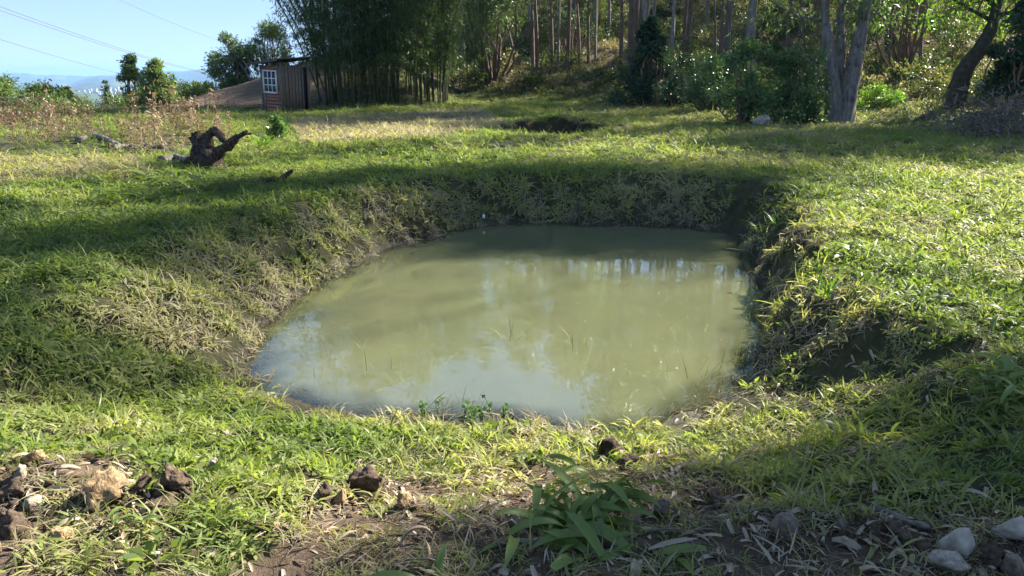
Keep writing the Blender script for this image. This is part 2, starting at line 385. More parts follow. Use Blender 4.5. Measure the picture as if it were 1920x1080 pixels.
tb = nd(nt, 'BsdfTransparent'); tb.inputs[0].default_value = (.75, .75, .55, 1)
gl = nd(nt, 'BsdfGlossy', i_Roughness=.03); gl.inputs[0].default_value = (1, 1, 1, 1); fr = nd(nt, 'Fresnel', i_IOR=1.33)
clear = nd(nt, 'MixShader'); nt.links.new(fr.outputs[0], clear.inputs[0]); nt.links.new(tb.outputs[0], clear.inputs[1]); nt.links.new(gl.outputs[0], clear.inputs[2])
mr = nd(nt, 'MapRange', i_1=.0, i_2=.30, i_3=.15, i_4=1.0); nt.links.new(att(nt, 'depth'), mr.inputs[0])
ms = nd(nt, 'MixShader'); nt.links.new(mr.outputs[0], ms.inputs[0]); nt.links.new(clear.outputs[0], ms.inputs[1]); nt.links.new(b.outputs[0], ms.inputs[2])
nt.links.new(ms.outputs[0], nt.nodes['Material Output'].inputs[0])
dd = np.concatenate([dep[need], dep[need]])
wm = mesh('pond_water', np.concatenate([top, bot]), np.concatenate([qt, qb, np.array(side)]), None, m, False, {'depth': dd})
tag(link('pond_water', wm), 'murky olive green pond water reflecting trees and sky', None, None, 'structure')

# ------------------------------------------------------------------ far hills and the valley town
m, nt, b = new_mat('distant_forest'); n = tnoise(nt, .02, 8, .7); n5 = tnoise(nt, .0035, 4, .6)
nt.links.new(mixc(nt, ramp(nt, n5, [(.56, (0, 0, 0)), (.62, (1, 1, 1))]), ramp(nt, n, [(.3, (.02, .04, .018)), (.6, (.045, .07, .03)), (.8, (.09, .10, .045))]), (.12, .14, .055)), b.inputs['Base Color']); b.inputs['Roughness'].default_value = 1
M['farhill'] = m
def ridge(name, rad, width, knots, label, seed, rough=.03):
    az = np.linspace(-75, 60, 700); kx = [k[0] for k in knots]; ky = [k[1] for k in knots]
    el = np.interp(az, kx, ky); crest = CAMZ + rad * np.tan(np.radians(el))
    crest = crest + rad * .004 * (fbm(az * .35, az * 0 + seed, seed, 4) - .5) * 2 + rad * .0009 * (vn(az * 7, az * 0, seed) - .5)
    rows = np.linspace(-1, 1, 15); V = []
    for k, t in enumerate(rows):
        rr = rad + t * width; prof = max(0, 1 - abs(t) ** 1.4)
        zz = -298 + (crest + 298) * prof + (fbm(az * .9, az * 0 + t * 3, seed + 5) - .5) * width * .10 * (1 - prof) * (1 if abs(t) < 1 else 0)
        V.append(np.stack([rr * np.sin(np.radians(az)), rr * np.cos(np.radians(az)), zz], 1))
    V = np.concatenate(V); n = len(az); i, j = np.meshgrid(np.arange(14), np.arange(n - 1), indexing='ij'); i = i.ravel(); j = j.ravel()
    q = np.stack([i * n + j, i * n + j + 1, (i + 1) * n + j + 1, (i + 1) * n + j], 1)
    tag(link(name, mesh(name, V, q, None, M['farhill'], True)), label, None, None, 'structure')
# azimuth of a picture column
def az_(px, py=150): v = ray(px, py); return math.degrees(math.atan2(v[0], v[1]))
def el_(py, px=200): v = ray(px, py); return math.degrees(math.asin(v[2] / np.linalg.norm(v)))
ridge('hills', 1700, 500, [(-75, -1.5), (az_(0), el_(176)), (az_(60), el_(166)), (az_(110), el_(162)), (az_(170), el_(172)), (az_(230), el_(196)), (az_(300), el_(215)), (az_(420), el_(190)), (60, -1)], 'dark blue wooded hill nearest across the valley', 3)
ridge('hills', 3400, 900, [(-75, -1), (az_(0), el_(166)), (az_(110), el_(166)), (az_(150), el_(156)), (az_(215), el_(150)), (az_(330), el_(150)), (az_(420), el_(160)), (60, -1)], 'blue middle hills across the valley', 13)
ridge('hills', 5000, 1000, [(-75, -1), (az_(0), el_(158)), (az_(130), el_(156)), (az_(180), el_(142)), (az_(245), el_(139)), (az_(330), el_(136)), (az_(400), el_(131)), (0, .1), (60, 0)], 'blue ridge rising behind the middle hills', 23)
ridge('hills', 7600, 1200, [(-75, -.2), (az_(0), el_(140)), (az_(45), el_(137)), (az_(140), el_(139)), (az_(215), el_(136)), (az_(300), el_(139)), (az_(350), el_(131)), (az_(420), el_(127)), (60, 0)], 'pale blue far ridge on the horizon', 33)
mb = MB(); tr = np.random.default_rng(4)
for k in range(90):
    a = R(az_(tr.normal(205, 28))); rr = tr.uniform(2350, 2620); s = tr.uniform(1.2, 3.2); p = np.array([rr * math.sin(a), rr * math.cos(a), 0]); p[2] = CAMZ + rr * math.tan(R(el_(tr.uniform(157, 170)))) - 12
    mb.box((-s, -s * .6, -6), (s, s * .6, tr.uniform(1, 3)), None, p)
M['town'] = m_solid('pale_plaster', [(.3, (.4, .37, .33)), (.7, (.6, .58, .55))], .02, .9, 0)
tag(link('distant_town', mb.mesh('distant_town', M['town'])), 'tiny pale houses of a town on the far valley floor', 'town', None, 'stuff')
HZ0, HZ1 = -305, 62
hb = MB(); hb.box((-9600, -9600, HZ0), (9600, 9600, HZ1))
m = bpy.data.materials.new('haze_air'); m.use_nodes = True; nt = m.node_tree; nt.nodes.remove(nt.nodes['Principled BSDF'])
pv = nd(nt, 'VolumePrincipled', i_Density=1.4e-4, i_Anisotropy=.2); pv.inputs['Color'].default_value = (.30, .55, 1, 1); nt.links.new(pv.outputs[0], nt.nodes['Material Output'].inputs['Volume'])
HAZE = tag(link('haze', hb.mesh('haze', m)), 'blue haze over the valley', None, None, 'stuff')
# ------------------------------------------------------------------ bark, wood, stone materials
def m_bark(name, stops, scale=3, stretch=(6, 6, .6), bd=.02):
    return m_solid(name, stops, scale, .9, bd, stretch)
M['euc_bark'] = m_bark('eucalyptus_bark', [(.25, (.07, .055, .045)), (.45, (.17, .14, .12)), (.62, (.26, .24, .22)), (.85, (.34, .32, .29))])
M['grey_bark'] = m_bark('smooth_grey_bark', [(.30, (.035, .027, .02)), (.42, (.12, .10, .085)), (.62, (.21, .19, .17)), (1, (.30, .28, .26))], 2.2, (5, 5, .35), .03)
M['brown_bark'] = m_bark('brown_bark', [(.3, (.06, .04, .03)), (.5, (.15, .10, .075)), (.75, (.26, .19, .14))])
M['moss_bark'] = m_bark('mossy_bark', [(.3, (.02, .018, .012)), (.55, (.06, .05, .03)), (.75, (.09, .09, .04))], 5, (2, 2, 1), .03)
M['culm'] = m_bark('bamboo_culm', [(.3, (.035, .045, .015)), (.6, (.07, .08, .03)), (.85, (.13, .13, .055))], 2, (3, 3, .7), .002)
M['dead_wood'] = m_bark('dead_wood', [(.33, (.018, .012, .008)), (.5, (.07, .048, .034)), (.62, (.17, .125, .095)), (.85, (.28, .22, .17))], 9, (4, 4, 1.0), .07)
M['pale_wood'] = m_bark('weathered_log', [(.3, (.05, .042, .034)), (.52, (.16, .14, .12)), (.8, (.30, .275, .245))], 7, (3, 1.5, 3), .012)
M['ochre'] = m_solid('ochre_rock', [(.25, (.10, .055, .03)), (.42, (.30, .19, .09)), (.6, (.46, .35, .19)), (.85, (.60, .50, .33))], 14, .9, .012)
M['pale_rock'] = m_solid('pale_rock', [(.28, (.16, .13, .10)), (.5, (.36, .31, .25)), (.8, (.50, .46, .40))], 12, .85, .008)
M['grey_rock'] = m_solid('grey_rock', [(.25, (.14, .11, .08)), (.45, (.31, .265, .215)), (.7, (.46, .42, .365)), (1, (.56, .53, .48))], 16, .85, .006)
M['brown_rock'] = m_solid('brown_rock', [(.28, (.08, .06, .045)), (.5, (.20, .155, .12)), (.8, (.34, .28, .23))], 14, .85, .008)
def soil_stain(m):
    nt = m.node_tree; b = nt.nodes['Principled BSDF']; src = b.inputs['Base Color'].links[0].from_socket
    n = tnoise(nt, 9, 6, .7); g = tnoise(nt, 55, 4, .7); f = ramp(nt, n, [(.46, (0, 0, 0)), (.62, (.85, .85, .85))])
    c = mixc(nt, f, src, (.10, .066, .045)); f2 = ramp(nt, g, [(.35, (.45, .45, .45)), (.6, (0, 0, 0))]); nt.links.new(mixc(nt, f2, c, (.05, .035, .025)), b.inputs['Base Color'])
    bp = [x for x in nt.nodes if x.type == 'BUMP'][0]; bp.inputs['Distance'].default_value *= 2.2
for k in ('ochre', 'pale_rock', 'brown_rock'): soil_stain(M[k])
M['clod'] = m_solid('dark_soil', [(.3, (.035, .024, .017)), (.5, (.085, .062, .046)), (.75, (.19, .145, .11))], 45, .97, .012, spec=.1)

# ------------------------------------------------------------------ tree builders
def crown_leaves(name, seed, tips, per, spread, L, Wd, mat, droop=.7):
    rg = np.random.default_rng(seed); C = []; D = []
    for t in tips:
        n = max(4, int(per * rg.uniform(.6, 1.4))); o = rg.normal(size=(n, 3)) * spread * rg.uniform(.6, 1.2) * np.array([1, 1, .75])
        C.append(np.asarray(t) + o); d = unit(o) + rg.normal(size=(n, 3)) * .5; d[:, 2] -= droop; D.append(d)
    C = np.concatenate(C); D = np.concatenate(D); n = len(C)
    V, q = diamonds(C, D, L * rg.uniform(.7, 1.3, n), Wd * rg.uniform(.7, 1.3, n), rg)
    return mesh(name, V, q, None, mat)
def stem_with_limbs(mb, axis_pts, r0, r1, limbs_from, nl, ll, rg, n=10, up=.55, twigs=3, rough=.06):
    """a tapered trunk and its limbs; returns the limb tips"""
    P = curve(axis_pts, 22); rad = r0 + (r1 - r0) * np.linspace(0, 1, 22) ** .9; rad[0] *= 1.35; rad[1] *= 1.1
    mb.tube(P, rad, n, rough, int(rg.integers(1e6))); tips = [P[-1]]
    for k in range(nl):
        f = limbs_from + (1 - limbs_from) * (k + rg.random()) / nl; i = f * 21; i0 = min(int(i), 20); p = P[i0] + (P[i0 + 1] - P[i0]) * (i - i0)
        a = k * 2.4 + rg.random(); L = ll * (1.15 - .75 * (f - limbs_from) / (1 - limbs_from)) * rg.uniform(.7, 1.2)
        d = np.array([math.cos(a), math.sin(a), up * rg.uniform(.4, 1.5)]); d = d / np.linalg.norm(d)
        e = p + d * L + np.array([0, 0, .12 * L]); mid = p + d * L * .5 + rg.normal(size=3) * .06 * L
        rr = max(r1, np.interp(f, [0, 1], [r0, r1])) * .42
        mb.tube(curve([p, mid, e], 6), np.linspace(rr, rr * .3, 6), 5); tips += [e, p + d * L * .68]
        for w in range(twigs):
            s = p + (e - p) * rg.uniform(.35, .9); t = s + (rg.normal(size=3) * np.array([1, 1, .6]) + d * .5) * L * .32
            mb.tube([s, (s + t) / 2 + rg.normal(size=3) * .03 * L, t], [rr * .35, rr * .25, rr * .12], 4); tips.append(t)
    return tips
def eucalypt_meshes(seed, h, r0, base_f, nl=11, ll=2.0, wob=.25, mat='euc_bark', leafmat='euc', per=85, L=.32):
    rg = np.random.default_rng(seed); mb = MB()
    pts = [(0, 0, -.3)] + [(rg.normal() * wob * f, rg.normal() * wob * f, h * f) for f in (.25, .5, .75)] + [(rg.normal() * wob, rg.normal() * wob, h)]
    tips = stem_with_limbs(mb, pts, r0, r0 * .16, base_f, nl, ll, rg, 9)
    return mb.mesh('trunk', M[mat], True), crown_leaves('crown', seed + 1, tips, per, .5, L, .075, M[leafmat])
EUC = [eucalypt_meshes(100 + k, 20, .15, .68, 10, 1.6, .35, per=40, mat=('euc_bark', 'brown_bark', 'euc_bark', 'grey_bark', 'brown_bark')[k]) for k in range(5)]
EUCS = [eucalypt_meshes(160 + k, 20, .12, .74, 9, 1.7, .3, per=60) for k in range(3)]
EUCF = [eucalypt_meshes(180 + k, 20, .11, .86, 9, 1.9, .3, per=50, L=.3) for k in range(3)]  # crowns made shallow to shorten the shade they cast
EUCD = [eucalypt_meshes(140 + k, 20, .15, .55, 12, 1.9, .35, per=80) for k in range(3)]
def put_tree(meshes, base, label, group, sxy=1, sz=1, rz=0, name='eucalyptus_tree', cat='tree'):
    o = thing(name, base, label, cat, group, rz); o.scale = (sxy, sxy, sz)
    link('trunk', meshes[0], o); tag(link('crown', meshes[1], o), kind='stuff'); return o
def own_tree(name, base, label, stems, leaf, limbs=(.5, 9, 2.0), per=40, spread=.55, L=.26, Wd=.05, bark='euc_bark', seed=0, group=None, up=.55, n=12, rough=.06, droop=.7):
    """stems: list of (points relative to base, r0, r1)"""
    rg = np.random.default_rng(seed); o = thing(name, base, label, 'tree', group); tips = []
    for pts, r0, r1 in stems:
        mb = MB(); tips += stem_with_limbs(mb, pts, r0, r1, limbs[0], limbs[1], limbs[2], rg, n, up, rough=rough)
        link('trunk', mb.mesh('trunk', M[bark], True), o)
    tag(link('crown', crown_leaves('crown', seed + 5, tips, per, spread, L, Wd, M[leaf], droop), o), kind='stuff'); return o
def rel(base, px, py, dep): return atd(px, py, dep) - base        # a point seen at (px, py), at forward distance dep, from a thing's base

# twin-stemmed eucalyptus
B = G(1572, 232); d0 = project(*B)[2]; m_ = d0 / FPX
def up_to(b, px0, px1, dep, h):   # stem line through picture columns px0 (foot) and px1 (top of frame) continued to height h
    top = atd(px1, 0, dep) - b; return top * (h / top[2])
def stem(b, cols, dep, h, off=(0, 0, 0)):
    """cols: picture points (px, py) up the stem; continued straight to height h"""
    P = [np.array(off, float) + np.array([0, 0, -.3])] + [atd(px, py, dep) - b for px, py in cols]
    e = P[-1] - P[-2]; e = e / np.linalg.norm(e); e = unit(e * .6 + np.array([0, 0, .4])); P.append(P[-1] + e * (h - P[-1][2]) * .5); P.append(P[-1] + np.array([0, 0, (h - P[-1][2])])); return P
own_tree('eucalyptus_tree', B, 'large twin-stemmed grey eucalyptus at the lawn edge right of the pond', [
    (stem(B, [(1562, 190), (1557, 130), (1551, 60), (1547, 0)], d0, 15, (-.22, 0, 0)), .30, .06),
    (stem(B, [(1588, 190), (1602, 120), (1616, 50), (1624, 0)], d0 + .2, 19, (.22, .1, 0)), .36, .08),
    (stem(B, [(1572, 150), (1576, 70), (1578, 0)], d0 + .5, 17, (.02, .4, 0)), .24, .05)], 'euc', (.55, 9, 2.2), 46, bark='grey_bark', seed=11, rough=.05)
# thick grey trunk half hidden by the bush
B = G(1402, 200); d0 = project(*B)[2]
own_tree('eucalyptus_tree', B, 'thick smooth pale grey eucalyptus trunk rising behind the leafy bush', [(stem(B, [(1404, 140), (1408, 60), (1413, 0)], d0, 20), .30, .1)], 'euc', (.6, 11, 2.3), 46, bark='grey_bark', seed=12)
# leaning mossy tree
B = G(1787, 205); d0 = project(*B)[2]
P_ = [(0, 0, -.3)] + [atd(px, py, d0) - B for px, py in ((1795, 170), (1812, 125), (1840, 88), (1862, 45), (1870, 0), (1878, -45))]
own_tree('leaning_tree', B, 'dark mossy tree leaning right at the foot of the slope', [(P_, .36, .12)], 'bright_leaf', (.62, 9, 1.9), 26, .5, .22, .075, 'moss_bark', 13, up=.35, rough=.12)
# slender trees named one by one: px, py of the foot, lean column at the top, width, height, bark
named = [(1212, 182, 1207, 13, 16, 'euc_bark', 'slender pale tree with bent trunk in front of the dark bush'),
         (1259, 186, 1264, 11, 15, 'euc_bark', 'slender straight tree just right of the dark bush'),
         (1166, 128, 1166, 10, 16, 'brown_bark', 'slim brown tree just left of the dark bush on the slope'),
         (1000, 152, 997, 9, 14, 'brown_bark', 'slim brown tree at the front of the clump right of the bamboo'),
         (1008, 140, 1004, 8, 14, 'brown_bark', 'slim brown tree second in the clump right of the bamboo'),
         (1036, 144, 1033, 8, 15, 'brown_bark', 'thin dark trunk third from the bamboo at the hill foot'),
         (1048, 138, 1049, 6, 14, 'euc_bark', 'thin grey trunk fourth from the bamboo at the hill foot'),
         (1087, 130, 1082, 7, 15, 'brown_bark', 'thin dark trunk on the lit slope left of the slim brown tree'),
         (1104, 118, 1103, 7, 15, 'brown_bark', 'thin trunk of a close pair on the lit slope behind the pit'),
         (1117, 112, 1118, 6, 15, 'euc_bark', 'right-hand trunk of a close pair on the lit slope behind the pit'),
         (1668, 100, 1682, 17, 17, 'brown_bark', 'thick reddish brown trunk between twin-stemmed and leaning trees'),
         (1706, 105, 1722, 11, 15, 'brown_bark', 'leaning reddish trunk nearest the leaning mossy tree'),
         (1728, 120, 1740, 8, 15, 'brown_bark', 'thin reddish trunk with dark foot beside the leaning mossy tree'),
         (1352, 140, 1356, 9, 16, 'brown_bark', 'slim brown trunk left of the thick pale grey trunk'),
         (1342, 130, 1340, 6, 16, 'brown_bark', 'very thin trunk beside the slim brown trunk on the slope'),
         (888, 118, 880, 5, 12, 'euc_bark', 'thin pale stem at the right edge of the bamboo'),
         (870, 148, 867, 6, 12, 'euc_bark', 'short pale lit trunk close beside the bamboo')]
for k, (px, py, ptop, wpx, h, bark, lab) in enumerate(named):
    B = G(px, py); d0 = project(*B)[2]; r = wpx * d0 / FPX / 2
    bend = [(px - 1, py * .66), ((px + ptop) / 2 + (2 if k == 0 else 0), py * .33), (ptop, 0)]
    own_tree('slender_tree', B, lab, [(stem(B, bend, d0, h), r, r * .3)], 'euc', (.74, 7, 1.3), 50, bark=bark, seed=30 + k, group='named slim trees along the hill foot', n=8)

# trees of the plantation up the slope, kept off the sunlit clearings
LITP = [[(1440, 345), (1960, 325), (1960, 640), (1720, 690), (1420, 830), (1240, 800), (1450, 690)],
        [(500, 290), (700, 262), (900, 235), (1180, 240), (1500, 248), (1330, 276), (1000, 292), (700, 300)],
        [(-50, 690), (430, 730), (620, 800), (420, 880), (-50, 860)],
        [(720, 590), (1150, 480), (1390, 480), (1400, 720), (1000, 790), (640, 720)],
        [(-50, 235), (480, 240), (470, 285), (200, 300), (-50, 330)], [(300, 400), (560, 340), (640, 420), (520, 560), (300, 560)], [(100, 860), (1000, 860), (1420, 880), (1700, 1080), (100, 1080)], [(900, 770), (1500, 780), (1480, 890), (900, 880)]]
def shades_clearing(x, y, zb, h):
    for f in (.68, .76, .84, .92, 1.0):
        zc = zb + h * f; t = zc / SV[2]; gx_, gy_ = x - SV[0] * t, y - SV[1] * t
        for ox, oy in ((0, 0), (1.5, 0), (-1.5, 0), (0, 1.5), (0, -1.5)):
            px, py, d = project(gx_ + ox, gy_ + oy, 0.0)
            if gy_ > 1 and any(inpoly(np.array(px), np.array(py), p) for p in LITP): return True
    return False
tr = np.random.default_rng(21); spots = []; tries = 0; nout = 0
while len(spots) < 260 and tries < 16000:
    tries += 1
    y = tr.uniform(22, 125); x = tr.uniform(-16, y * .95 + 12)
    s = float(foot_sd(np.array(x), np.array(y)))
    if s < 2.5 or (x < 6 and s < 6): continue
    z = float(H(x, y)); px, py, d = project(x, y, z)
    if px < 700 or (px > 1980 and nout > 28): continue
    if any((x - a) ** 2 + (y - b_) ** 2 < (1.2 + d * .007) ** 2 for a, b_, *_r in spots): continue
    h = tr.uniform(15, 21)
    if px > 1330 and px < 1800 and d < 38: continue
    if shades_clearing(x, y, z, h) and (tr.random() > .14 or px > 1980 or x < 2): continue
    nout += px > 1980
    spots.append((x, y, z, h, px, d))
spots.sort(key=lambda t: t[4])
ORD = 'first second third fourth fifth sixth seventh eighth ninth tenth eleventh twelfth thirteenth fourteenth fifteenth sixteenth seventeenth eighteenth nineteenth twentieth'.split()
for t_, e_ in (('twenty', 'thirtieth'), ('thirty', 'fortieth'), ('forty', 'fiftieth'), ('fifty', 'sixtieth'), ('sixty', 'seventieth'), ('seventy', 'eightieth'), ('eighty', 'ninetieth'), ('ninety', 'hundredth'), ('hundred-and-twenty', '')): ORD += [t_ + '-' + w for w in ORD[:9]] + [e_]
zc_ = {}
for k, (x, y, z, h, px, d) in enumerate(spots):
    zone, grp = ('on the slope behind the bamboo and pit', 'plantation trees behind the bamboo') if px < 1200 else ('on the slope behind the dark bush', 'plantation trees behind the dark bush') if px < 1480 else ('on the steep slope at the right', 'plantation trees at the right') if px < 1960 else ('', 'plantation trees beyond the right edge')
    v = int(tr.integers(5)); n_ = zc_[grp] = zc_.get(grp, -1) + 1
    lab = '%s thin %s eucalyptus from the left %s' % (ORD[n_], ('grey', 'brown', 'grey', 'pale', 'brown')[v], zone) if zone else 'tall eucalyptus on the slope out to the right of the pond'
    put_tree(EUC[v], (x, y, z), lab, grp, tr.uniform(.7, 1.25), h / 20, tr.uniform(0, 6.28))
# unseen trees added at the right so their crowns shade lawn, pond and banks
def shade_tree(px, py, hb, k, s=1.0, kind=EUCD, low=.60, z=0):
    """a tree whose lowest leaves shade the ground seen at (px, py)"""
    g = atz(px, py, z); t = hb / SV[2]; x, y = g[0] + SV[0] * t, g[1] + SV[1] * t
    zb = float(H(x, y)); h = (hb + z - zb) / low
    put_tree(kind[k % 3], (x, y, zb), 'tall unseen eucalyptus added beyond the right edge of the lawn for shade', 'shade trees added right of the lawn', s, h / 20, k * 1.7)
for k, (px, py, hb, s_) in enumerate([(1640, 246, 10, 1.1), (1740, 246, 9, 1.2), (1870, 248, 10, 1.3), (2010, 250, 10, 1.2), (1800, 262, 8, 1.1)]): shade_tree(px, py, hb, k, s_)
for k, (px, py, hb, s_, z) in enumerate([(2010, 725, 12, .6, 0), (1850, 815, 12, .45, 0), (1690, 915, 12, .42, 0), (1990, 930, 12, .5, 0), (1395, 430, 14, .5, -.75), (1110, 426, 16, .35, -.75), (1190, 890, 13, .22, 0)]): shade_tree(px, py, hb, k, s_, EUCF, .92, z)
for k, (px, py, hb, s_, z) in enumerate([(1450, 335, 17, .8, 0), (1290, 322, 21, .7, 0), (1120, 312, 22, .7, 0), (930, 312, 24, .7, 0), (740, 340, 25, .75, 0), (590, 400, 26, .7, 0), (330, 540, 24, .5, 0)]): shade_tree(px, py, hb, k, s_, EUCF, .92, z)
for k, (px, py, hb, s_, z) in enumerate([(300, 410, 26, .7, 0), (120, 390, 28, .6, 0)]): shade_tree(px, py, hb, k, s_, EUCS, .78, z)

# ------------------------------------------------------------------ bamboo
def bamboo_meshes(seed, h, lean, low, leaf, r=.042, per=20, nodes=74):
    rg = np.random.default_rng(seed); zs = np.linspace(0, 1, 26)
    ax = np.stack([lean * h * zs ** 2.1 + rg.normal() * .2 * zs, rg.normal() * .5 * zs ** 1.5, h * (zs - .10 * lean * zs ** 3)], 1)
    mb = MB(); rad = r * (1 - .8 * zs); mb.tube(ax, rad * (1 + .12 * (np.arange(26) % 2)), 6)
    C = []; D = []
    for k in range(nodes):
        f = low / h + (1 - low / h) * (k + rg.random()) / nodes; i = f * 25; i0 = min(int(i), 24); p = ax[i0] + (ax[i0 + 1] - ax[i0]) * (i - i0)
        a = rg.uniform(0, 6.28); L = rg.uniform(.5, 1.3) * (1.2 - .5 * f); d = np.array([math.cos(a), math.sin(a), rg.uniform(-.1, .7)])
        q = np.array([p, p + d * L * .5, p + d * L + np.array([0, 0, -.25 * L])]); mb.tube(q, [.008, .006, .003], 3, cap=False)
        n = per; t = rg.uniform(.25, 1, n); cc = np.where(t[:, None] < .5, q[0] + (q[1] - q[0]) * (t * 2)[:, None], q[1] + (q[2] - q[1]) * (t * 2 - 1)[:, None]) + rg.normal(size=(n, 3)) * .09
        dd = rg.normal(size=(n, 3)) * .6 + d * .5; dd[:, 2] -= .9; C.append(cc); D.append(dd)
    C = np.concatenate(C); D = np.concatenate(D); n = len(C)
    V, q = diamonds(C, D, rg.uniform(.16, .30, n), rg.uniform(.026, .045, n), rg)
    return mb.mesh('culm', M['culm'], True), mesh('leaves', V, q, None, M[leaf])
BAM = [bamboo_meshes(200 + k, (12, 13, 11, 12.5, 10, 13)[k], (.10, .16, .22, .13, .30, .06)[k], (2.4, 2.0, 1.8, 2.6, 1.5, 2.2)[k], 'bamboo_leaf') for k in range(6)]
BAY = [bamboo_meshes(230 + k, 9, (.2, .3)[k], 2.2, 'young_leaf', .03, 16) for k in range(2)]
def clump(px, py, n, rx, ry, label, seed, var=BAM, lean=None, dep=None, tilt=0):
    rg = np.random.default_rng(seed); B = G(px, py) if dep is None else dep; o = thing('bamboo_clump', B, label, 'bamboo', 'bamboo clumps beside the shed')
    for k in range(n):
        a = rg.uniform(0, 6.28); u = math.sqrt(rg.random()); dx, dy = u * rx * math.cos(a), u * ry * math.sin(a); v = var[int(rg.integers(len(var)))]
        c = link('culm', v[0], o); c.location = (dx, dy, float(H(B[0] + dx, B[1] + dy)) - B[2] - .1)
        c.rotation_euler = (0, tilt, (a if lean is None else lean) + rg.normal() * .6); s = rg.uniform(.8, 1.1); c.scale = (s, s, s)
        tag(link('leaves', v[1], c), kind='stuff')
clump(655, 199, 30, 1.5, 1.3, 'left bamboo clump, overhanging the wooden shed', 1)
clump(735, 198, 34, 1.6, 1.5, 'dense middle bamboo clump with many dark upright culms', 2)
clump(812, 190, 28, 1.4, 1.4, 'right bamboo clump leaning out over the mown track', 3)
clump(622, 190, 8, .5, .6, 'small bamboo clump behind the shed leaning far left into the sky', 4, BAM[2:5], math.pi, tilt=.22)
clump(880, 168, 8, 1.0, .9, 'thin yellow-green bamboo clump right of the dense bamboo', 5, BAY, 0.3)

# ------------------------------------------------------------------ shrubs
def shrub(name, base, label, h, rx, n, L, Wd, leafmat, seed, z0=.15, cone=False, group=None, cat='shrub', stems=4, bark='brown_bark', nb=24):
    rg = np.random.default_rng(seed); o = thing(name, base, label, cat, group); mb = MB(); C = []; D = []
    for k in range(nb):
        f = rg.uniform(z0, .95); w = (1.05 - f) if cone else math.sqrt(max(.05, 1 - (2 * f - .95) ** 2)) * .9
        a = rg.uniform(0, 6.28); rr = rx * w * math.sqrt(rg.random()) * 1.0; c = np.array([rr * math.cos(a), rr * math.sin(a), f * h]); br = rx * rg.uniform(.16, .46) * ((.25 + .8 * w) if cone else (.55 + .5 * w))
        if k < stems or rg.random() < .6:
            s = np.array([c[0] * .12, c[1] * .12, -.2]); mb.tube(curve([s, (s + c) / 2 + rg.normal(size=3) * .08 * h, c], 7), np.linspace(.035, .01, 7) * max(.6, h / 2.2), 5)
        m_ = n // nb; u = unit(rg.normal(size=(m_, 3))); q = c + u * br * (rg.uniform(.3, 1.0, (m_, 1)) + (rg.random((m_, 1)) < .12) * rg.uniform(0, .6, (m_, 1))) * np.array([1, 1, .85]); C.append(q); D.append(u + rg.normal(size=(m_, 3)) * .6 + np.array([0, 0, -.25]))
    C = np.concatenate(C); D = np.concatenate(D); C[:, 2] = np.maximum(C[:, 2], .02); k = len(C)
    V, q = diamonds(C, D, L * rg.uniform(.6, 1.3, k), Wd * rg.uniform(.6, 1.3, k), rg)
    link('trunk', mb.mesh('trunk', M[bark], True), o); tag(link('crown', mesh('crown', V, q, None, M[leafmat]), o), kind='stuff'); return o
def shrub_px(name, px, pbase, ptop, wpx, label, leaf, seed, dep=None, n=2600, L=.13, Wd=.05, **kw):
    B = G(px, pbase) if dep is None else atd(px, pbase, dep); d = project(*B)[2]; k = d / FPX
    return shrub(name, B, label, (pbase - ptop) * k, wpx * k / 2, n, L, Wd, leaf, seed, **kw)
shrub_px('leafy_bush', 1482, 232, 108, 165, 'glossy green leafy bush touching the twin-stemmed tree', 'bush_leaf', 1, n=9000, L=.12, Wd=.06, z0=.05)
shrub_px('leafy_bush', 1390, 230, 80, 120, 'tall light green bush in front of the thick grey trunk', 'bush_leaf', 2, n=6500, L=.13, Wd=.06, z0=.1)
shrub_px('dark_bush', 1214, 196, 36, 130, 'tall dark green conical bush behind the slender bent tree', 'dark_leaf', 3, n=12000, L=.16, Wd=.08, cone=True, z0=.02, nb=60)
shrub_px('dark_bush', 1268, 200, 95, 95, 'low dark bush right of the conical dark bush', 'dark_leaf', 5, n=4200, z0=.05)
shrub_px('leafy_bush', 1328, 212, 105, 130, 'mid green bush between dark bush and thick grey trunk', 'bush_leaf', 6, n=5600, z0=.05)
shrub_px('hanging_shrub', 1066, 120, 15, 44, 'small dark round-headed sapling behind the thin trunks', 'dark_leaf', 4, n=1500, z0=.62)
shrub_px('leafy_bush', 1895, 215, 15, 120, 'dark leafy bush at the right edge behind the leaning tree', 'dark_leaf', 7, n=7000, L=.16, Wd=.07, z0=.2)
shrub_px('weed_bush', 1645, 205, 165, 90, 'low bright yellow-green weeds between the twin-stemmed and leaning trees', 'bright_leaf', 8, n=1400, L=.14, Wd=.05)
shrub_px('weed_bush', 1860, 190, 140, 60, 'bright green weeds right of the leaning mossy trunk', 'bright_leaf', 9, n=900, L=.14, Wd=.05)
shrub_px('weed_bush', 520, 262, 222, 34, 'dark green weed clump on the lawn right of the stump', 'bush_leaf', 10, n=900, L=.14, Wd=.04)
shrub_px('hanging_shrub', 925, 160, -30, 170, 'yellow-green hanging foliage tree right of the bamboo', 'young_leaf', 14, n=5200, L=.22, Wd=.045, z0=.52, cat='tree')
shrub_px('hanging_shrub', 1690, 150, -40, 150, 'tall thin sapling with bright hanging leaves before the reddish trunks', 'bright_leaf', 15, n=1500, L=.17, Wd=.06, z0=.5, cat='tree')
shrub_px('young_tree', 447, 180, 62, 92, 'dark bushy tree on the bare bank left of the shed', 'euc', 11, 47, n=10000, L=.22, Wd=.07, cat='tree', z0=.02, nb=44)
shrub_px('young_tree', 515, 158, 48, 84, 'feathery tree between bushy tree and bamboo, behind the shed', 'euc', 12, 48, n=6000, L=.24, Wd=.05, cat='tree', z0=.12, nb=40)
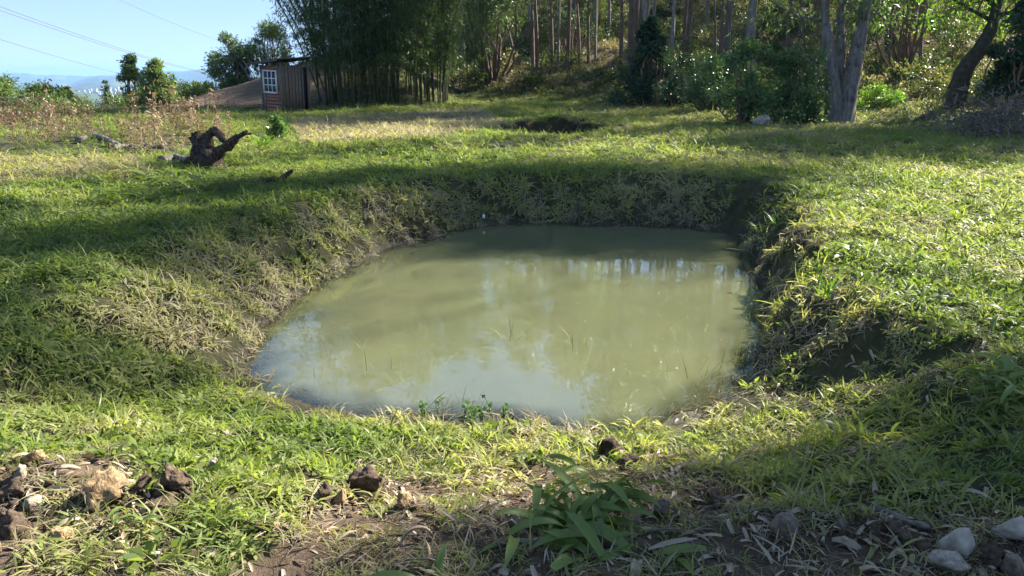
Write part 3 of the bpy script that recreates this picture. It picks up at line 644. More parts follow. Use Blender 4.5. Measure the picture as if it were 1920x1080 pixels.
lst = [(18, 250, 158, 58, 'rounded light green shrub at the left edge by the weeds', 'young_leaf', 0), (92, 250, 166, 46, 'rounded dark green shrub second from the left edge', 'young_leaf', 0),
       (135, 245, 168, 34, 'pointed shrub third from the left edge', 'young_leaf', 1), (168, 250, 186, 40, 'low shrub left of the dark sparse sapling', 'young_leaf', 0),
       (212, 245, 152, 36, 'sparse dark sapling with bare top left of the two young eucalypts', 'dark_leaf', 1), (264, 250, 112, 52, 'taller of the two pointed young eucalypts on the skyline', 'young_leaf', 1),
       (305, 245, 120, 54, 'shorter of the two pointed young eucalypts on the skyline', 'young_leaf', 1), (345, 240, 166, 60, 'bushy shrub right of the young eucalypts by the bare bank', 'young_leaf', 0),
       (378, 205, 160, 34, 'small tree on the skyline just above the bare bank', 'young_leaf', 0), (50, 245, 172, 22, 'thin dark sapling between the two leftmost shrubs', 'dark_leaf', 1),
       (235, 245, 195, 60, 'low green shrub at the foot of the young eucalypts', 'young_leaf', 0), (290, 245, 192, 70, 'wide low shrub below the shorter young eucalypt', 'young_leaf', 0), (120, 248, 196, 60, 'low shrub between second and third shrubs from the left', 'young_leaf', 0)]
for k, (px, pb, pt, w, lab, lf, cone) in enumerate(lst):
    sparse = 'sparse' in lab or 'thin' in lab
    shrub_px('young_tree' if pb - pt > 90 else 'skyline_shrub', px, pb, pt - (0 if sparse else 4), w * (1.3 if sparse else 2.35), lab, lf, 50 + k, 54 if px > 330 else 42 + (k % 3) * 2, n=700 if sparse else 8500, L=.19, Wd=.075, cone=bool(cone), group='shrubs along the skyline edge', z0=.05, nb=24 if sparse else 44)
# ------------------------------------------------------------------ the shed
M['plank'] = m_solid('grey_brown_plank', [(.28, (.07, .048, .036)), (.5, (.18, .13, .10)), (.78, (.31, .245, .195))], 5, .9, .004, (9, 9, .8))
M['red_plank'] = m_solid('reddish_plank', [(.28, (.11, .05, .035)), (.5, (.27, .13, .09)), (.8, (.40, .24, .18))], 5, .9, .004, (.8, 9, 9))
M['white'] = m_solid('white_paint', [(.3, (.55, .57, .58)), (.6, (.78, .79, .80))], 20, .6, .001)
M['roof'] = m_solid('mossy_fibre_roof', [(.3, (.05, .048, .042)), (.55, (.13, .125, .115)), (.8, (.20, .20, .19))], 6, .9, .004)
M['dark'] = m_solid('interior_shade', [(.3, (.012, .010, .009)), (.7, (.03, .025, .02))], 6, .95, 0)
m, nt, b = new_mat('window_glass'); b.inputs['Base Color'].default_value = (.03, .04, .05, 1); b.inputs['Roughness'].default_value = .08; M['glass'] = m
B = G(531, 213); dS = project(*B)[2]; k_ = dS / FPX
shed = thing('wooden_shed', B, 'small tilted wooden plank shed with white nine-pane window below the bamboo', 'shed', None, R(-36))
shed.rotation_euler = (R(0), R(2.0), R(-36))
def part(name, mb, mat, parent=shed, smooth=False): return link(name, mb.mesh(name, M[mat], smooth), parent)
LW, RW, HH = 1.32, 1.45, 1.98        # left wall runs along -x, right wall along +y, both from the near corner
rg = np.random.default_rng(5)
for (x, y) in ((0, 0), (-LW, 0), (0, RW), (-LW, RW)): part('corner_post', MB().box((x - .05, y - .05, -.15), (x + .05, y + .05, HH + (.16 if x == 0 else 0))), 'plank')
z = .02                                                            # left wall: horizontal boards below and above the window
while z < .80:
    hh = .148; part('wall_board', MB().box((-LW + .055, -.018 - rg.uniform(0, .012), z), (-.055, .012, z + hh - .008)), 'red_plank'); z += hh
for x0, x1 in ((-LW + .055, -1.19), (-.23, -.055)): part('wall_board', MB().box((x0, -.02, .82), (x1, .01, HH - .02)), 'plank')
part('wall_board', MB().box((-1.18, -.022, 1.80), (-.24, .01, HH - .02)), 'red_plank')
part('wall_batten', MB().box((-1.2, -.05, -.02), (-1.08, -.022, .80)), 'plank')
win = part('window', MB().box((-1.19, -.075, .80), (-1.12, -.02, 1.79)).box((-.30, -.075, .80), (-.23, -.02, 1.79)).box((-1.118, -.072, .80), (-.302, -.022, .87)).box((-1.118, -.072, 1.72), (-.302, -.022, 1.79)), 'white')
win.name = 'window_frame'; pw, ph = .816 / 3, .85 / 3
for k in (1, 2):
    part('glazing_bar', MB().box((-1.118 + pw * k - .022, -.066, .872), (-1.118 + pw * k + .022, -.03, 1.718)), 'white', win)
    for c in range(3): part('glazing_bar', MB().box((-1.118 + pw * c + .024, -.064, .87 + ph * k - .022), (-1.118 + pw * (c + 1) - .024, -.032, .87 + ph * k + .022)), 'white', win)
for a in range(3):
    for c in range(3): part('window_pane', MB().box((-1.118 + pw * a + .02, -.045, .87 + ph * c + .02), (-1.118 + pw * (a + 1) - .02, -.041, .87 + ph * (c + 1) - .02)), 'glass', win)
y = .06
for k in range(6):                                                 # right wall: upright boards with gaps
    w = rg.uniform(.125, .155); part('wall_board', MB().box((-.012, y, -.02 - rg.uniform(0, .06)), (.014 + rg.uniform(0, .012), y + w, HH + .02 + y * .02)), 'plank'); y += w + .028
part('door_post', MB().box((-.03, y + .02, -.1), (.035, y + .08, HH + .05)), 'pale_wood')
part('shade_block', MB().box((-LW + .06, .03, 0), (-.035, RW - .06, HH - .06)), 'dark')  # near-black block stands in for the shade inside the shed
mb = MB(); n = 40; xs = np.linspace(-LW - .42, .34, n); V = []                # corrugated roof sheet, higher at the right
for yy in (-.42, RW + .35):
    for dz in (0, .035): V += [(x, yy, HH + .06 + (x + LW) * .13 + (yy + .4) * .05 + dz + .014 * math.sin(k * 2.1)) for k, x in enumerate(xs)]
V = np.array(V); q = []
for k in range(n - 1):
    a, b_, c, d = k, n + k, 2 * n + k, 3 * n + k
    q += [(b_, b_ + 1, d + 1, d), (a, c, c + 1, a + 1), (a, a + 1, b_ + 1, b_), (c, d, d + 1, c + 1)]
q += [(0, n, 3 * n, 2 * n), (n - 1, 3 * n - 1, 4 * n - 1, 2 * n - 1)]
rf = part('roof', mb.add(V, q), 'roof')
part('roof_fascia', MB().add(np.array([(-LW - .38, -.40, HH - .02), (.30, -.40, HH + .20), (.30, -.36, HH + .20), (-LW - .38, -.36, HH - .02), (-LW - .38, -.40, HH + .05), (.30, -.40, HH + .27), (.30, -.36, HH + .27), (-LW - .38, -.36, HH + .05)]),
     [(0, 3, 2, 1), (4, 5, 6, 7), (0, 1, 5, 4), (1, 2, 6, 5), (2, 3, 7, 6), (3, 0, 4, 7)]), 'pale_wood', rf)
def pole(name, a, b_, r, mat, label, cat='pole', seed=1, bow=.05):
    a, b_ = np.array(a), np.array(b_); mid = (a + b_) / 2 + np.array([bow, 0, bow]); mb = MB(); mb.tube(curve([a, mid, b_], 10) - a, np.linspace(r, r * .8, 10), 7, .08, seed)
    return tag(link(name, mb.mesh(name, M[mat], True), None, a), label, cat)
g1 = G(584, 201); pole('leaning_pole', g1, atd(563, 118, project(*g1)[2] - .5), .035, 'plank', 'thin pole leaning against the right side of the shed roof')
g1 = G(575, 207); pole('fallen_board', g1 + np.array([0, -.3, .1]), G(590, 199) + np.array([.2, 0, .25]), .05, 'pale_wood', 'pale board lying beside the shed under the bamboo', 'board')
g1 = G(436, 211); pole('fallen_pole', g1 + np.array([0, 0, .05]), G(487, 206) + np.array([0, 0, .10]), .04, 'pale_wood', 'pale pole lying on the ground left of the shed')
for k, (a, c, e, f) in enumerate([(470, 152, 448, 118), (476, 152, 455, 112), (480, 150, 462, 122)]):   # cut branches on the bank
    p = atd(a, c, 44.5); pole('cut_branch', p, atd(e, f, 45.5), .03, 'pale_wood', ['leftmost bare cut branch leaning on the bushy tree', 'tallest bare cut branch leaning on the bushy tree', 'shortest bare cut branch near the shed roof'][k], 'branch')

# ------------------------------------------------------------------ power cables
M['cable'] = m_solid('cable_metal', [(.3, (.10, .10, .11)), (.7, (.16, .16, .17))], 5, .5, 0)
def cable(a, b_, label, r=.018, sag=1.5):
    a, b_ = np.array(a), np.array(b_); t = np.linspace(0, 1, 40)[:, None]; P = a + (b_ - a) * t; P[:, 2] -= (sag * 4 * t * (1 - t))[:, 0]; mb = MB(); mb.tube(P, r, 5)
    tag(link('power_cable', mb.mesh('power_cable', M['cable'])), label, 'cable', 'power cables across the sky')
cable(atd(-160, -48, 60), atd(470, 150, 190), 'upper strand of the close pair of power cables crossing the sky', .03)
cable(atd(-180, -46, 60), atd(468, 150, 190), 'lower strand of the close pair of power cables crossing the sky', .03)
cable(atd(-160, 22, 70), atd(420, 172, 190), 'lowest power cable, running down behind the young eucalypts', .03)
cable(atd(60, -78, 70), atd(520, 104, 190), 'faint highest power cable near the bushy tree', .022)

# ------------------------------------------------------------------ dead stump, logs, branches
B = G(388, 316); dS = project(*B)[2]; k_ = dS / FPX
def V3(px, py, dd=0): return atd(px, py, dS + dd) - B
o = thing('dead_stump', B, 'dark uprooted tree stump with a forked root arm on the left lawn', 'stump')
mb = MB(); mb.tube(curve([V3(392, 330), V3(388, 300), V3(378, 275, .1), V3(372, 254, .15)], 12), np.interp(np.arange(12), [0, 3, 7, 11], [.34, .29, .19, .15]), 14, .3, 3)
for a, c in ((365, 250), (380, 246)): mb.tube([V3(374, 262, .1), V3(a, c, .1)], [.05, .008], 6, .2, a)
mb.rough(.06, 7); link('stump_body', mb.mesh('stump_body', M['dead_wood'], True), o)
for pts, r0, r1 in (([V3(385, 306), V3(405, 288, -.1), V3(430, 271, -.15), V3(448, 254, -.2), V3(465, 244, -.2)], .135, .02), ([V3(446, 256, -.2), V3(458, 253, -.2), V3(471, 249, -.25)], .045, .015),
                    ([V3(378, 284), V3(386, 266), V3(394, 250, .1), V3(404, 247), V3(420, 262, -.1), V3(428, 272, -.12)], .085, .04), ([V3(402, 302), V3(416, 290), V3(424, 291)], .05, .015),
                    ([V3(380, 312), V3(362, 300, -.1), V3(348, 303, -.2)], .14, .04), ([V3(395, 318), V3(418, 318), V3(450, 328, -.3)], .11, .03)):
    mb = MB(); n = 14; n = 26; mb.tube(curve(pts, n), np.linspace(r0, r1, n), 10, .22, int(r0 * 1000)); mb.rough(min(.04, r0 * .45), 8); link('root', mb.mesh('root', M['dead_wood'], True), o)
def log(pts_px, r, mat, label, name='fallen_log', cat='log', lift=.6):
    P = []
    for px, py in pts_px: g = G(px, py); g[2] += r * lift; P.append(g)
    P = np.array(P); o_ = P[0].copy(); mb = MB(); mb.tube(curve(P, 26) - o_, np.linspace(r, r * .75, 26), 9, .12, int(pts_px[0][0])); mb.rough(r * .45, .5 / r)
    return tag(link(name, mb.mesh(name, M[mat], True), None, o_), label, cat)
log([(150, 268), (175, 262), (200, 266), (222, 280)], .085, 'pale_wood', 'grey weathered log among dry weeds at the left')
log([(215, 281), (260, 280), (305, 279)], .07, 'pale_wood', 'thin pale sawn log lying right of the grey log')
log([(305, 306), (330, 304), (362, 308)], .09, 'pale_wood', 'silvery split log lying against the dead stump')
B = G(490, 342); dS = project(*B)[2]
o = thing('fallen_branch', B, 'dark forked branch lying on the grass right of the stump', 'branch')
for pts, r0, r1 in (([V3(486, 338), V3(510, 338), V3(530, 337), V3(548, 340), V3(564, 337)], .055, .02), ([V3(526, 337), V3(536, 328), V3(549, 320)], .045, .03)):
    mb = MB(); mb.tube(curve(pts, 10), np.linspace(r0, r1, 10), 7, .15, 3); link('limb', mb.mesh('limb', M['dead_wood'], True), o)
log([(1470, 216), (1492, 232), (1500, 240)], .035, 'dead_wood', 'short dark stick in the grass before the leafy bush', 'stick', 'stick')
log([(1515, 212), (1528, 222)], .06, 'dead_wood', 'dark broken stick at the foot of the twin-stemmed tree', 'stick', 'stick')
log([(1640, 168), (1690, 163), (1770, 165)], .06, 'pale_wood', 'pale fallen branch on the slope left of the leaning tree')
log([(1710, 150), (1745, 130), (1760, 122)], .06, 'dead_wood', 'dark fallen branch propped on the slope left of the leaning tree')
log([(1830, 195), (1870, 150), (1880, 128)], .03, 'pale_wood', 'thin bare branch on the slope right of the leaning tree')

# ------------------------------------------------------------------ rocks and clods
def rock_mesh(seed, dims, angular=True, mat='pale_rock', amp=.10, cuts=5):
    rg = np.random.default_rng(seed); bm = bmesh.new()
    if angular:
        for p in unit(rg.normal(size=(15, 3))) * rg.uniform(.75, 1.05, (15, 1)): bm.verts.new(p)
        h_ = bmesh.ops.convex_hull(bm, input=bm.verts[:]); bmesh.ops.delete(bm, geom=[v for v in bm.verts if not v.link_faces], context='VERTS')
        bmesh.ops.subdivide_edges(bm, edges=bm.edges[:], cuts=cuts, use_grid_fill=True); bmesh.ops.triangulate(bm, faces=bm.faces[:])
        bmesh.ops.smooth_vert(bm, verts=bm.verts[:], factor=.5, use_axis_x=True, use_axis_y=True, use_axis_z=True)
    else: bmesh.ops.create_icosphere(bm, subdivisions=5, radius=1)
    off = Vector(rg.uniform(-50, 50, 3))
    for v in bm.verts:
        if angular: d = mnoise.fractal(v.co * 2.2 + off, .8, 2.2, 5) * amp + (mnoise.noise(v.co * 11 + off) * .05 if mat == 'clod' else 0)
        else: d = mnoise.fractal(v.co * 1.1 + off, .7, 2.3, 8) * amp * 1.25 + (abs(mnoise.noise(v.co * 5 + off)) - .25) * amp * .5
        v.co += v.co.normalized() * d
        v.co = Vector((v.co.x * dims[0] / 2, v.co.y * dims[1] / 2, v.co.z * dims[2] / 2))
    me = bpy.data.meshes.new('rock'); bm.to_mesh(me); bm.free(); me.materials.append(M[mat])
    me.polygons.foreach_set('use_smooth', [True] * len(me.polygons)); return me
CRUMBLE = []
def stone(px, py, w, h, mat, label, seed, name='rock', cat='rock', angular=True, sink=.55, group=None, amp=None):
    g = G(px, py); d = project(*g)[2]; k = d / FPX; W_, H_ = w * k, h * k * 1.05; CRUMBLE.append((g[0], g[1] + W_ * .3, W_))
    me = rock_mesh(seed, (W_, W_ * .85, H_ * 1.25), angular, mat, (.20 if angular else .40) if amp is None else amp)
    o = link(name, me, None, (g[0], g[1] + W_ * .3, g[2] + H_ * (.5 - sink * .5))); o.rotation_euler = (0, 0, seed * 1.3); return tag(o, label, cat, group)
stone(188, 955, 98, 74, 'ochre', 'largest ochre rock in the dug earth at the lower left', 1, amp=.26)
stone(108, 1025, 62, 34, 'ochre', 'low orange-topped rock in front of the largest ochre rock', 2)
stone(58, 872, 46, 26, 'ochre', 'flat pale rock in the grass at the left edge', 3)
stone(36, 905, 34, 34, 'pale_rock', 'small tan rock below the flat pale rock at the left edge', 4)
stone(62, 962, 50, 44, 'pale_rock', 'crumbly whitish rock left of the largest ochre rock', 5, amp=.2)
stone(402, 890, 34, 36, 'pale_rock', 'tan rock half hidden by grass right of the big clod', 6)
stone(628, 950, 52, 44, 'ochre', 'wedge-shaped yellow rock leaning on the dark red clod', 7)
stone(757, 955, 46, 36, 'ochre', 'yellowish rock set in soil right of the dark red clod', 8)
stone(512, 998, 30, 24, 'ochre', 'small orange stone in the soil below the grey curled leaves', 9)
stone(465, 812, 20, 14, 'ochre', 'tiny orange stone in the lush grass near the pond', 10)
stone(422, 820, 24, 16, 'pale_rock', 'tiny pale stone in the lush grass near the pond', 11)
stone(975, 872, 28, 24, 'pale_rock', 'small greenish pale stone above the broad-leaved plant', 12)
stone(1243, 978, 44, 42, 'brown_rock', 'small blocky stone right of the broad-leaved plant', 55, sink=.3, amp=.08)
stone(1478, 1018, 84, 56, 'brown_rock', 'brown angular rock in the dark soil at lower right', 54, sink=.35, amp=.08)
stone(1582, 1000, 30, 32, 'brown_rock', 'small reddish stone beside the brown angular rock', 15)
stone(1800, 1056, 86, 66, 'grey_rock', 'pale grey angular rock, tallest at the lower right corner', 51, sink=.3, amp=.07)
stone(1790, 1090, 96, 40, 'pale_rock', 'flat tan rock in front of the pale grey angular rock', 52, sink=.3, amp=.08)
stone(1905, 1025, 74, 56, 'grey_rock', 'rough grey rock at the right edge', 53, sink=.35, amp=.12)
stone(1905, 1090, 56, 44, 'brown_rock', 'purplish rock in the lower right corner', 56, sink=.35, amp=.08)
stone(1432, 238, 46, 24, 'grey_rock', 'pale boulder at the lawn edge before the leafy bush', 57, sink=.2, amp=.10)
stone(1306, 238, 16, 7, 'pale_rock', 'small white stone on the lawn left of the boulder', 21)
stone(1709, 264, 16, 7, 'pale_rock', 'small pale stone in the shade right of the twin-stemmed tree', 22)
stone(907, 424, 7, 7, 'white', 'tiny white ball at the far water edge', 23, 'ball', 'ball', False, 0, None, .02)
stone(322, 925, 75, 56, 'clod', 'large dark soil clod right of the ochre rock', 31, 'soil_clod', 'clod', True, .6, None, .34)
stone(268, 925, 42, 42, 'clod', 'rounded soil clod touching the largest ochre rock', 32, 'soil_clod', 'clod', True, .6, None, .34)
stone(300, 962, 82, 30, 'clod', 'low crumbly soil heap below the large dark clod', 33, 'soil_clod', 'clod', True, .6, None, .34)
stone(688, 932, 80, 59, 'clod', 'dark red-brown soil clod left of centre', 34, 'soil_clod', 'clod', True, .6, None, .34)
stone(606, 940, 38, 39, 'clod', 'small dark clod left of the wedge-shaped rock', 35, 'soil_clod', 'clod', True, .6, None, .34)
stone(14, 945, 55, 51, 'clod', 'upper dark clod at the left edge', 36, 'soil_clod', 'clod', True, .6, None, .34)
stone(18, 1018, 64, 59, 'clod', 'lower dark clod at the left edge', 37, 'soil_clod', 'clod', True, .6, None, .34)
stone(1868, 1072, 60, 51, 'clod', 'rooty dark clod between the rocks in the lower right corner', 38, 'soil_clod', 'clod', True, .6, None, .34)
stone(1700, 1030, 82, 47, 'clod', 'broad dark soil clod left of the pale grey angular rock', 39, 'soil_clod', 'clod', True, .6, None, .34)
stone(1350, 950, 73, 30, 'clod', 'dark soil heap right of the small blocky stone', 40, 'soil_clod', 'clod', True, .6, None, .34)
stone(1180, 880, 55, 25, 'clod', 'dark soil lump beside the charred stub', 41, 'soil_clod', 'clod', True, .6, None, .34)
B = G(1145, 868); dS = project(*B)[2]
o = thing('charred_stub', B, 'short charred grey tree stub at the near pond edge', 'stub'); mb = MB()
mb.tube(curve([V3(1146, 884), V3(1145, 860), V3(1140, 838), V3(1136, 824)], 9), np.linspace(.075, .045, 9), 11, .25, 5); mb.rough(.02, 22); link('stub_body', mb.mesh('stub_body', M['dead_wood'], True), o)
mb = MB(); mb.tube(curve([V3(1158, 882), V3(1160, 855, .05), V3(1152, 828, .05)], 7), np.linspace(.06, .02, 7), 9, .25, 6); link('stub_splinter', mb.mesh('stub_splinter', M['dead_wood'], True), o)
# ------------------------------------------------------------------ broad-leaved plants, reeds, fallen leaves: things
def one_blade(seed, L, Wd, el, droop, mat, segs=8, fold=.3, twist=0., name='leaf'):
    V, q = blades(np.zeros((1, 3)), np.zeros(1), np.array([L]), np.array([Wd]), np.array([el]), np.array([droop]), segs, fold, .03, np.array([twist]))
    return mesh(name, V, q, None, M[mat], True)
BROAD = [one_blade(k, 1.0, .14 + .02 * (k % 3), .85 + .1 * k, 1.0 + .35 * (k % 4), 'plant_leaf', twist=(-.4, .3, 0, .5, -.2, .2, .1)[k]) for k in range(7)]
STRAP = [one_blade(k, 1.0, .045, 1.25 + .03 * k, .5 + .3 * k, 'bright_leaf', 6, .2, .2) for k in range(4)]
def plant(px, py, n, L, label, seed, var=BROAD, spread=.12, name='broad_leaved_plant', group=None):
    rg = np.random.default_rng(seed); B = G(px, py); o = thing(name, B, label, 'plant', group); ns = max(3, n // 5)
    SX = [(rg.normal() * spread * L * 1.1, rg.normal() * spread * L * 1.1) for k in range(ns)]
    for k in range(n):                            # leaves in twos and threes up several short shoots
        sx, sy = SX[k % ns]; f = (k // ns) / max(1, n // ns); a = math.atan2(sy, sx) + rg.normal() * 1.1 + (k // ns) * 2.6; c = link('leaf', var[int(rg.integers(len(var)))], o)
        hgt = f * .55 * L * (1 if var is BROAD else .1); c.location = (sx * (1 + .5 * f), sy * (1 + .5 * f), -.01 + hgt); s = L * rg.uniform(.55, 1.15); c.scale = (s, s * rg.uniform(.8, 1.25), s)
        c.rotation_euler = (rg.normal() * .3, rg.uniform(.1, .85) if var is BROAD else rg.uniform(-.2, .3), a)
    return o
plant(1078, 1005, 130, .26, 'large dark green broad-leaved plant in the centre foreground', 1, spread=.5)
plant(1868, 745, 34, .24, 'broad-leaved plant at the right edge of the lawn', 2, spread=.2)
plant(325, 352, 34, .42, 'broad-leaved plant at the foot of the dead stump', 3, spread=.3)
plant(242, 385, 26, .36, 'broad-leaved plant in the shade left of the stump plant', 4, spread=.3)
plant(500, 278, 40, .62, 'upright bright grass clump between stump and dark weed', 5, STRAP, .16, 'grass_clump')
plant(1455, 438, 26, .34, 'bright grass clump on the right bank nearest the far corner', 6, STRAP, .2, 'grass_clump')
plant(1588, 488, 18, .26, 'low leafy plant above the dark hollow of the right bank', 7, spread=.25)
plant(1568, 558, 16, .30, 'spiky grass clump on the right bank below the hollow', 8, STRAP, .14, 'grass_clump')
plant(1812, 425, 18, .26, 'glossy leafy plant in the middle of the right lawn', 9, spread=.25)
plant(1585, 818, 9, .20, 'small upright leafy weed at the edge of the right-hand shade', 10, spread=.15)
plant(170, 790, 14, .20, 'upright grass clump in the lush near grass at the left', 11, STRAP, .2, 'grass_clump')
plant(1880, 620, 14, .22, 'leafy plant on the right lawn above the edge plant', 12, spread=.2)
plant(1490, 700, 12, .16, 'small leafy weed near the right bank corner', 14, spread=.2)
plant(260, 990, 14, .13, 'small leafy weed below the largest ochre rock', 15, spread=.25)
plant(840, 905, 9, .15, 'small strap-leaved weed between the dark clod and the central plant', 16, STRAP, .2, 'grass_clump')
M['reed'] = m_leaf('reed_stem', [(0, (0.050, 0.070, 0.020)), (.6, (0.090, 0.100, 0.030)), (1, (0.160, 0.120, 0.060))], .3, .5)
REED = [one_blade(k, 1.0, .016, 1.45 - .1 * k, .15 + .25 * k, 'reed', 5, .4, 0, 'stem') for k in range(4)]
def reeds(px, py, n, L, spread, label, seed):
    rg = np.random.default_rng(seed); B = atz(px, py, ZW - .03); o = thing('reed_clump', B, label, 'reeds', 'reeds standing in the pond')
    for k in range(n):
        a = rg.uniform(0, 6.28); c = link('stem', REED[int(rg.integers(4))], o); c.location = (rg.normal() * spread, rg.normal() * spread * .6, 0); s = L * rg.uniform(.5, 1.2); c.scale = (s, s * 1.2, s); c.rotation_euler = (0, 0, a)
reeds(955, 645, 9, .30, .08, 'clump of thin dark reeds standing in mid pond', 1)
reeds(1080, 655, 4, .26, .1, 'few thin reeds right of the mid-pond clump', 2)
reeds(835, 782, 10, .22, .05, 'upright dark reeds at the near water edge left of centre', 3)
reeds(875, 770, 8, .22, .06, 'thin reeds at the near water edge beside the dark ones', 4)
reeds(498, 735, 7, .26, .08, 'reeds at the left corner of the near water edge', 5)
reeds(570, 725, 6, .22, .1, 'slender reeds in the shallows right of the left corner', 6)
reeds(670, 660, 7, .26, .14, 'sparse reeds in the water at the left of the pond', 7)
reeds(720, 700, 4, .2, .1, 'sparse low stems below the left reeds in the water', 8)
reeds(1310, 720, 10, .26, .2, 'dry stems in the shallows at the lower right of the pond', 9)
reeds(1372, 700, 9, .34, .14, 'pale dry stems by the right bank in the water', 10)
reeds(1160, 560, 3, .24, .05, 'three fine stems in mid pond further out', 11)
def waterweed(px, py, n, L, label, seed):              # stalks with small round leaves
    rg = np.random.default_rng(seed); B = G(px, py); o = thing('water_edge_weed', B, label, 'weed', 'leafy weeds at the near water edge')
    for k in range(n):
        mb = MB(); a = rg.uniform(0, 6.28); h = L * rg.uniform(.6, 1.1); e = np.array([math.cos(a) * .3 * h, math.sin(a) * .3 * h, h]); P = curve([(0, 0, 0), e * .5 + np.array([0, 0, .08 * h]), e], 8)
        mb.tube(P, np.linspace(.003, .0015, 8), 4); s = link('stalk', mb.mesh('stalk', M['reed'], True), o); s.location = (rg.normal() * .04, rg.normal() * .03, -.01)
        m_ = 12; i = rg.integers(2, 8, m_); u = rg.normal(size=(m_, 3)); u[:, 2] = np.abs(u[:, 2]) * .4
        V, q = diamonds(P[i], u, rg.uniform(.025, .045, m_), rg.uniform(.02, .032, m_), rg); tag(link('leaves', mesh('leaves', V, q, None, M['bush_leaf']), s), kind='stuff')
for k, (px, py, n, L, lab) in enumerate([(708, 775, 5, .20, 'leafy dark weed at the near water edge, leftmost of four'), (808, 788, 4, .14, 'low leafy weed at the near water edge, second of four'), (890, 795, 6, .16, 'leafy weed left of the dark reeds stub at water edge, third of four'), (945, 795, 3, .2, 'tall thin leafy weed at the near water edge, rightmost of four')]): waterweed(px, py, n, L, lab, 60 + k)
M['curl'] = m_leaf('curled_dead_leaf', [(0, (.16, .10, .065)), (.5, (.30, .24, .17)), (1, (.40, .34, .26))], .1, .4, spec=.5, tcol=(1, .8, .5))
CURL = [one_blade(k, 1.0, (.16, .2, .13, .22, .18)[k], (.25, .5, .1, .7, .35)[k], (.7, 1.6, .3, 2.2, 1.1)[k], 'curl', 10, (.5, .7, .35, .8, .5)[k], (.8, -1.2, .5, .3, 1.6)[k], 'fallen_leaf') for k in range(5)]
lr = np.random.default_rng(9); LEAVES = []
for k, (px, py, L) in enumerate([(450, 1045, .16), (385, 1035, .14), (318, 1020, .14), (755, 1022, .13), (560, 968, .11), (1228, 915, .11), (1285, 985, .12), (1215, 1040, .16), (1195, 1060, .15), (1310, 1062, .13), (1395, 1065, .14), (1610, 1010, .16),
                                 (1690, 1010, .13), (150, 985, .12), (1795, 930, .13), (1640, 940, .13), (1375, 1010, .1), (690, 1045, .12), (690, 1010, .10), (870, 1060, .12), (95, 1045, .12), (100, 940, .09), (860, 985, .1), (1560, 1020, .14), (1500, 960, .12), (1700, 950, .12), (730, 870, .1), (620, 890, .1)]):
    g = G(px, py); o = link('fallen_leaf', CURL[k % 5], None, (g[0], g[1], g[2] + .012)); o.rotation_euler = (lr.normal() * .5, lr.normal() * .25, lr.uniform(0, 6.28)); o.scale = (L * 1.1,) * 3
    o['px_'] = px; LEAVES.append(o); tag(o, None, 'leaf', 'large dead leaves in the foreground')
LEAVES.sort(key=lambda o: o['px_'])
for k, o in enumerate(LEAVES): o['label'] = '%s curled dead leaf from the left on the foreground soil' % ORD[k]; del o['px_']
log([(1440, 905), (1560, 912), (1630, 935), (1700, 960)], .006, 'dead_wood', 'long thin dark twig arching over the right foreground grass', 'twig', 'twig', 6)
log([(1560, 930), (1610, 985), (1660, 1030)], .006, 'dead_wood', 'thin straight twig pointing down beside the reddish stone', 'twig', 'twig', 4)
log([(960, 1021), (1000, 1020), (1035, 1016)], .009, 'pale_wood', 'pale thin stick poking from under the central plant', 'twig', 'twig', 1)
log([(1240, 1012), (1275, 1010)], .012, 'dead_wood', 'short thick stick right of the central plant', 'twig', 'twig', 1)
log([(1410, 955), (1425, 980)], .010, 'dead_wood', 'short twig standing left of the brown angular rock', 'twig', 'twig', 1)
log([(1640, 960), (1700, 985), (1740, 1000)], .016, 'pale_wood', 'grey weathered bark strip left of the pale grey rock', 'bark_strip', 'bark', 1)
g = atz(1362, 549, ZW + .006); o = link('floating_leaf', CURL[1], None, g); o.scale = (.09,) * 3; tag(o, 'brown dead leaf floating near the right side of the pond', 'leaf')
B = G(1880, 262); rg = np.random.default_rng(3); C = rg.normal(size=(5200, 3)) * np.array([1.3, .7, .42]) + np.array([.6, .3, .35]); D = rg.normal(size=(5200, 3)); D[:, 2] -= .4
M['brush'] = m_leaf('dry_brush', [(0, (0.060, 0.050, 0.045)), (.6, (0.150, 0.125, 0.115)), (1, (0.240, 0.200, 0.180))], .15, .7)
V, q = diamonds(C, D, rg.uniform(.1, .3, 5200), rg.uniform(.015, .04, 5200), rg); o = thing('brush_pile', B, 'heap of dry grey brushwood at the right edge of the shaded lawn', 'brush'); tag(link('dead_fronds', mesh('dead_fronds', V, q, None, M['brush']), o), kind='stuff')
mb = MB()
for k in range(24): p = rg.normal(size=3) * np.array([1.2, .6, .2]) + np.array([.6, .3, .3]); e = p + rg.normal(size=3) * np.array([.6, .4, .35]); mb.tube([p, (p + e) / 2 + rg.normal(size=3) * .05, e], [.012, .01, .005], 4)
link('dead_twigs', mb.mesh('dead_twigs', M['dead_wood']), o)

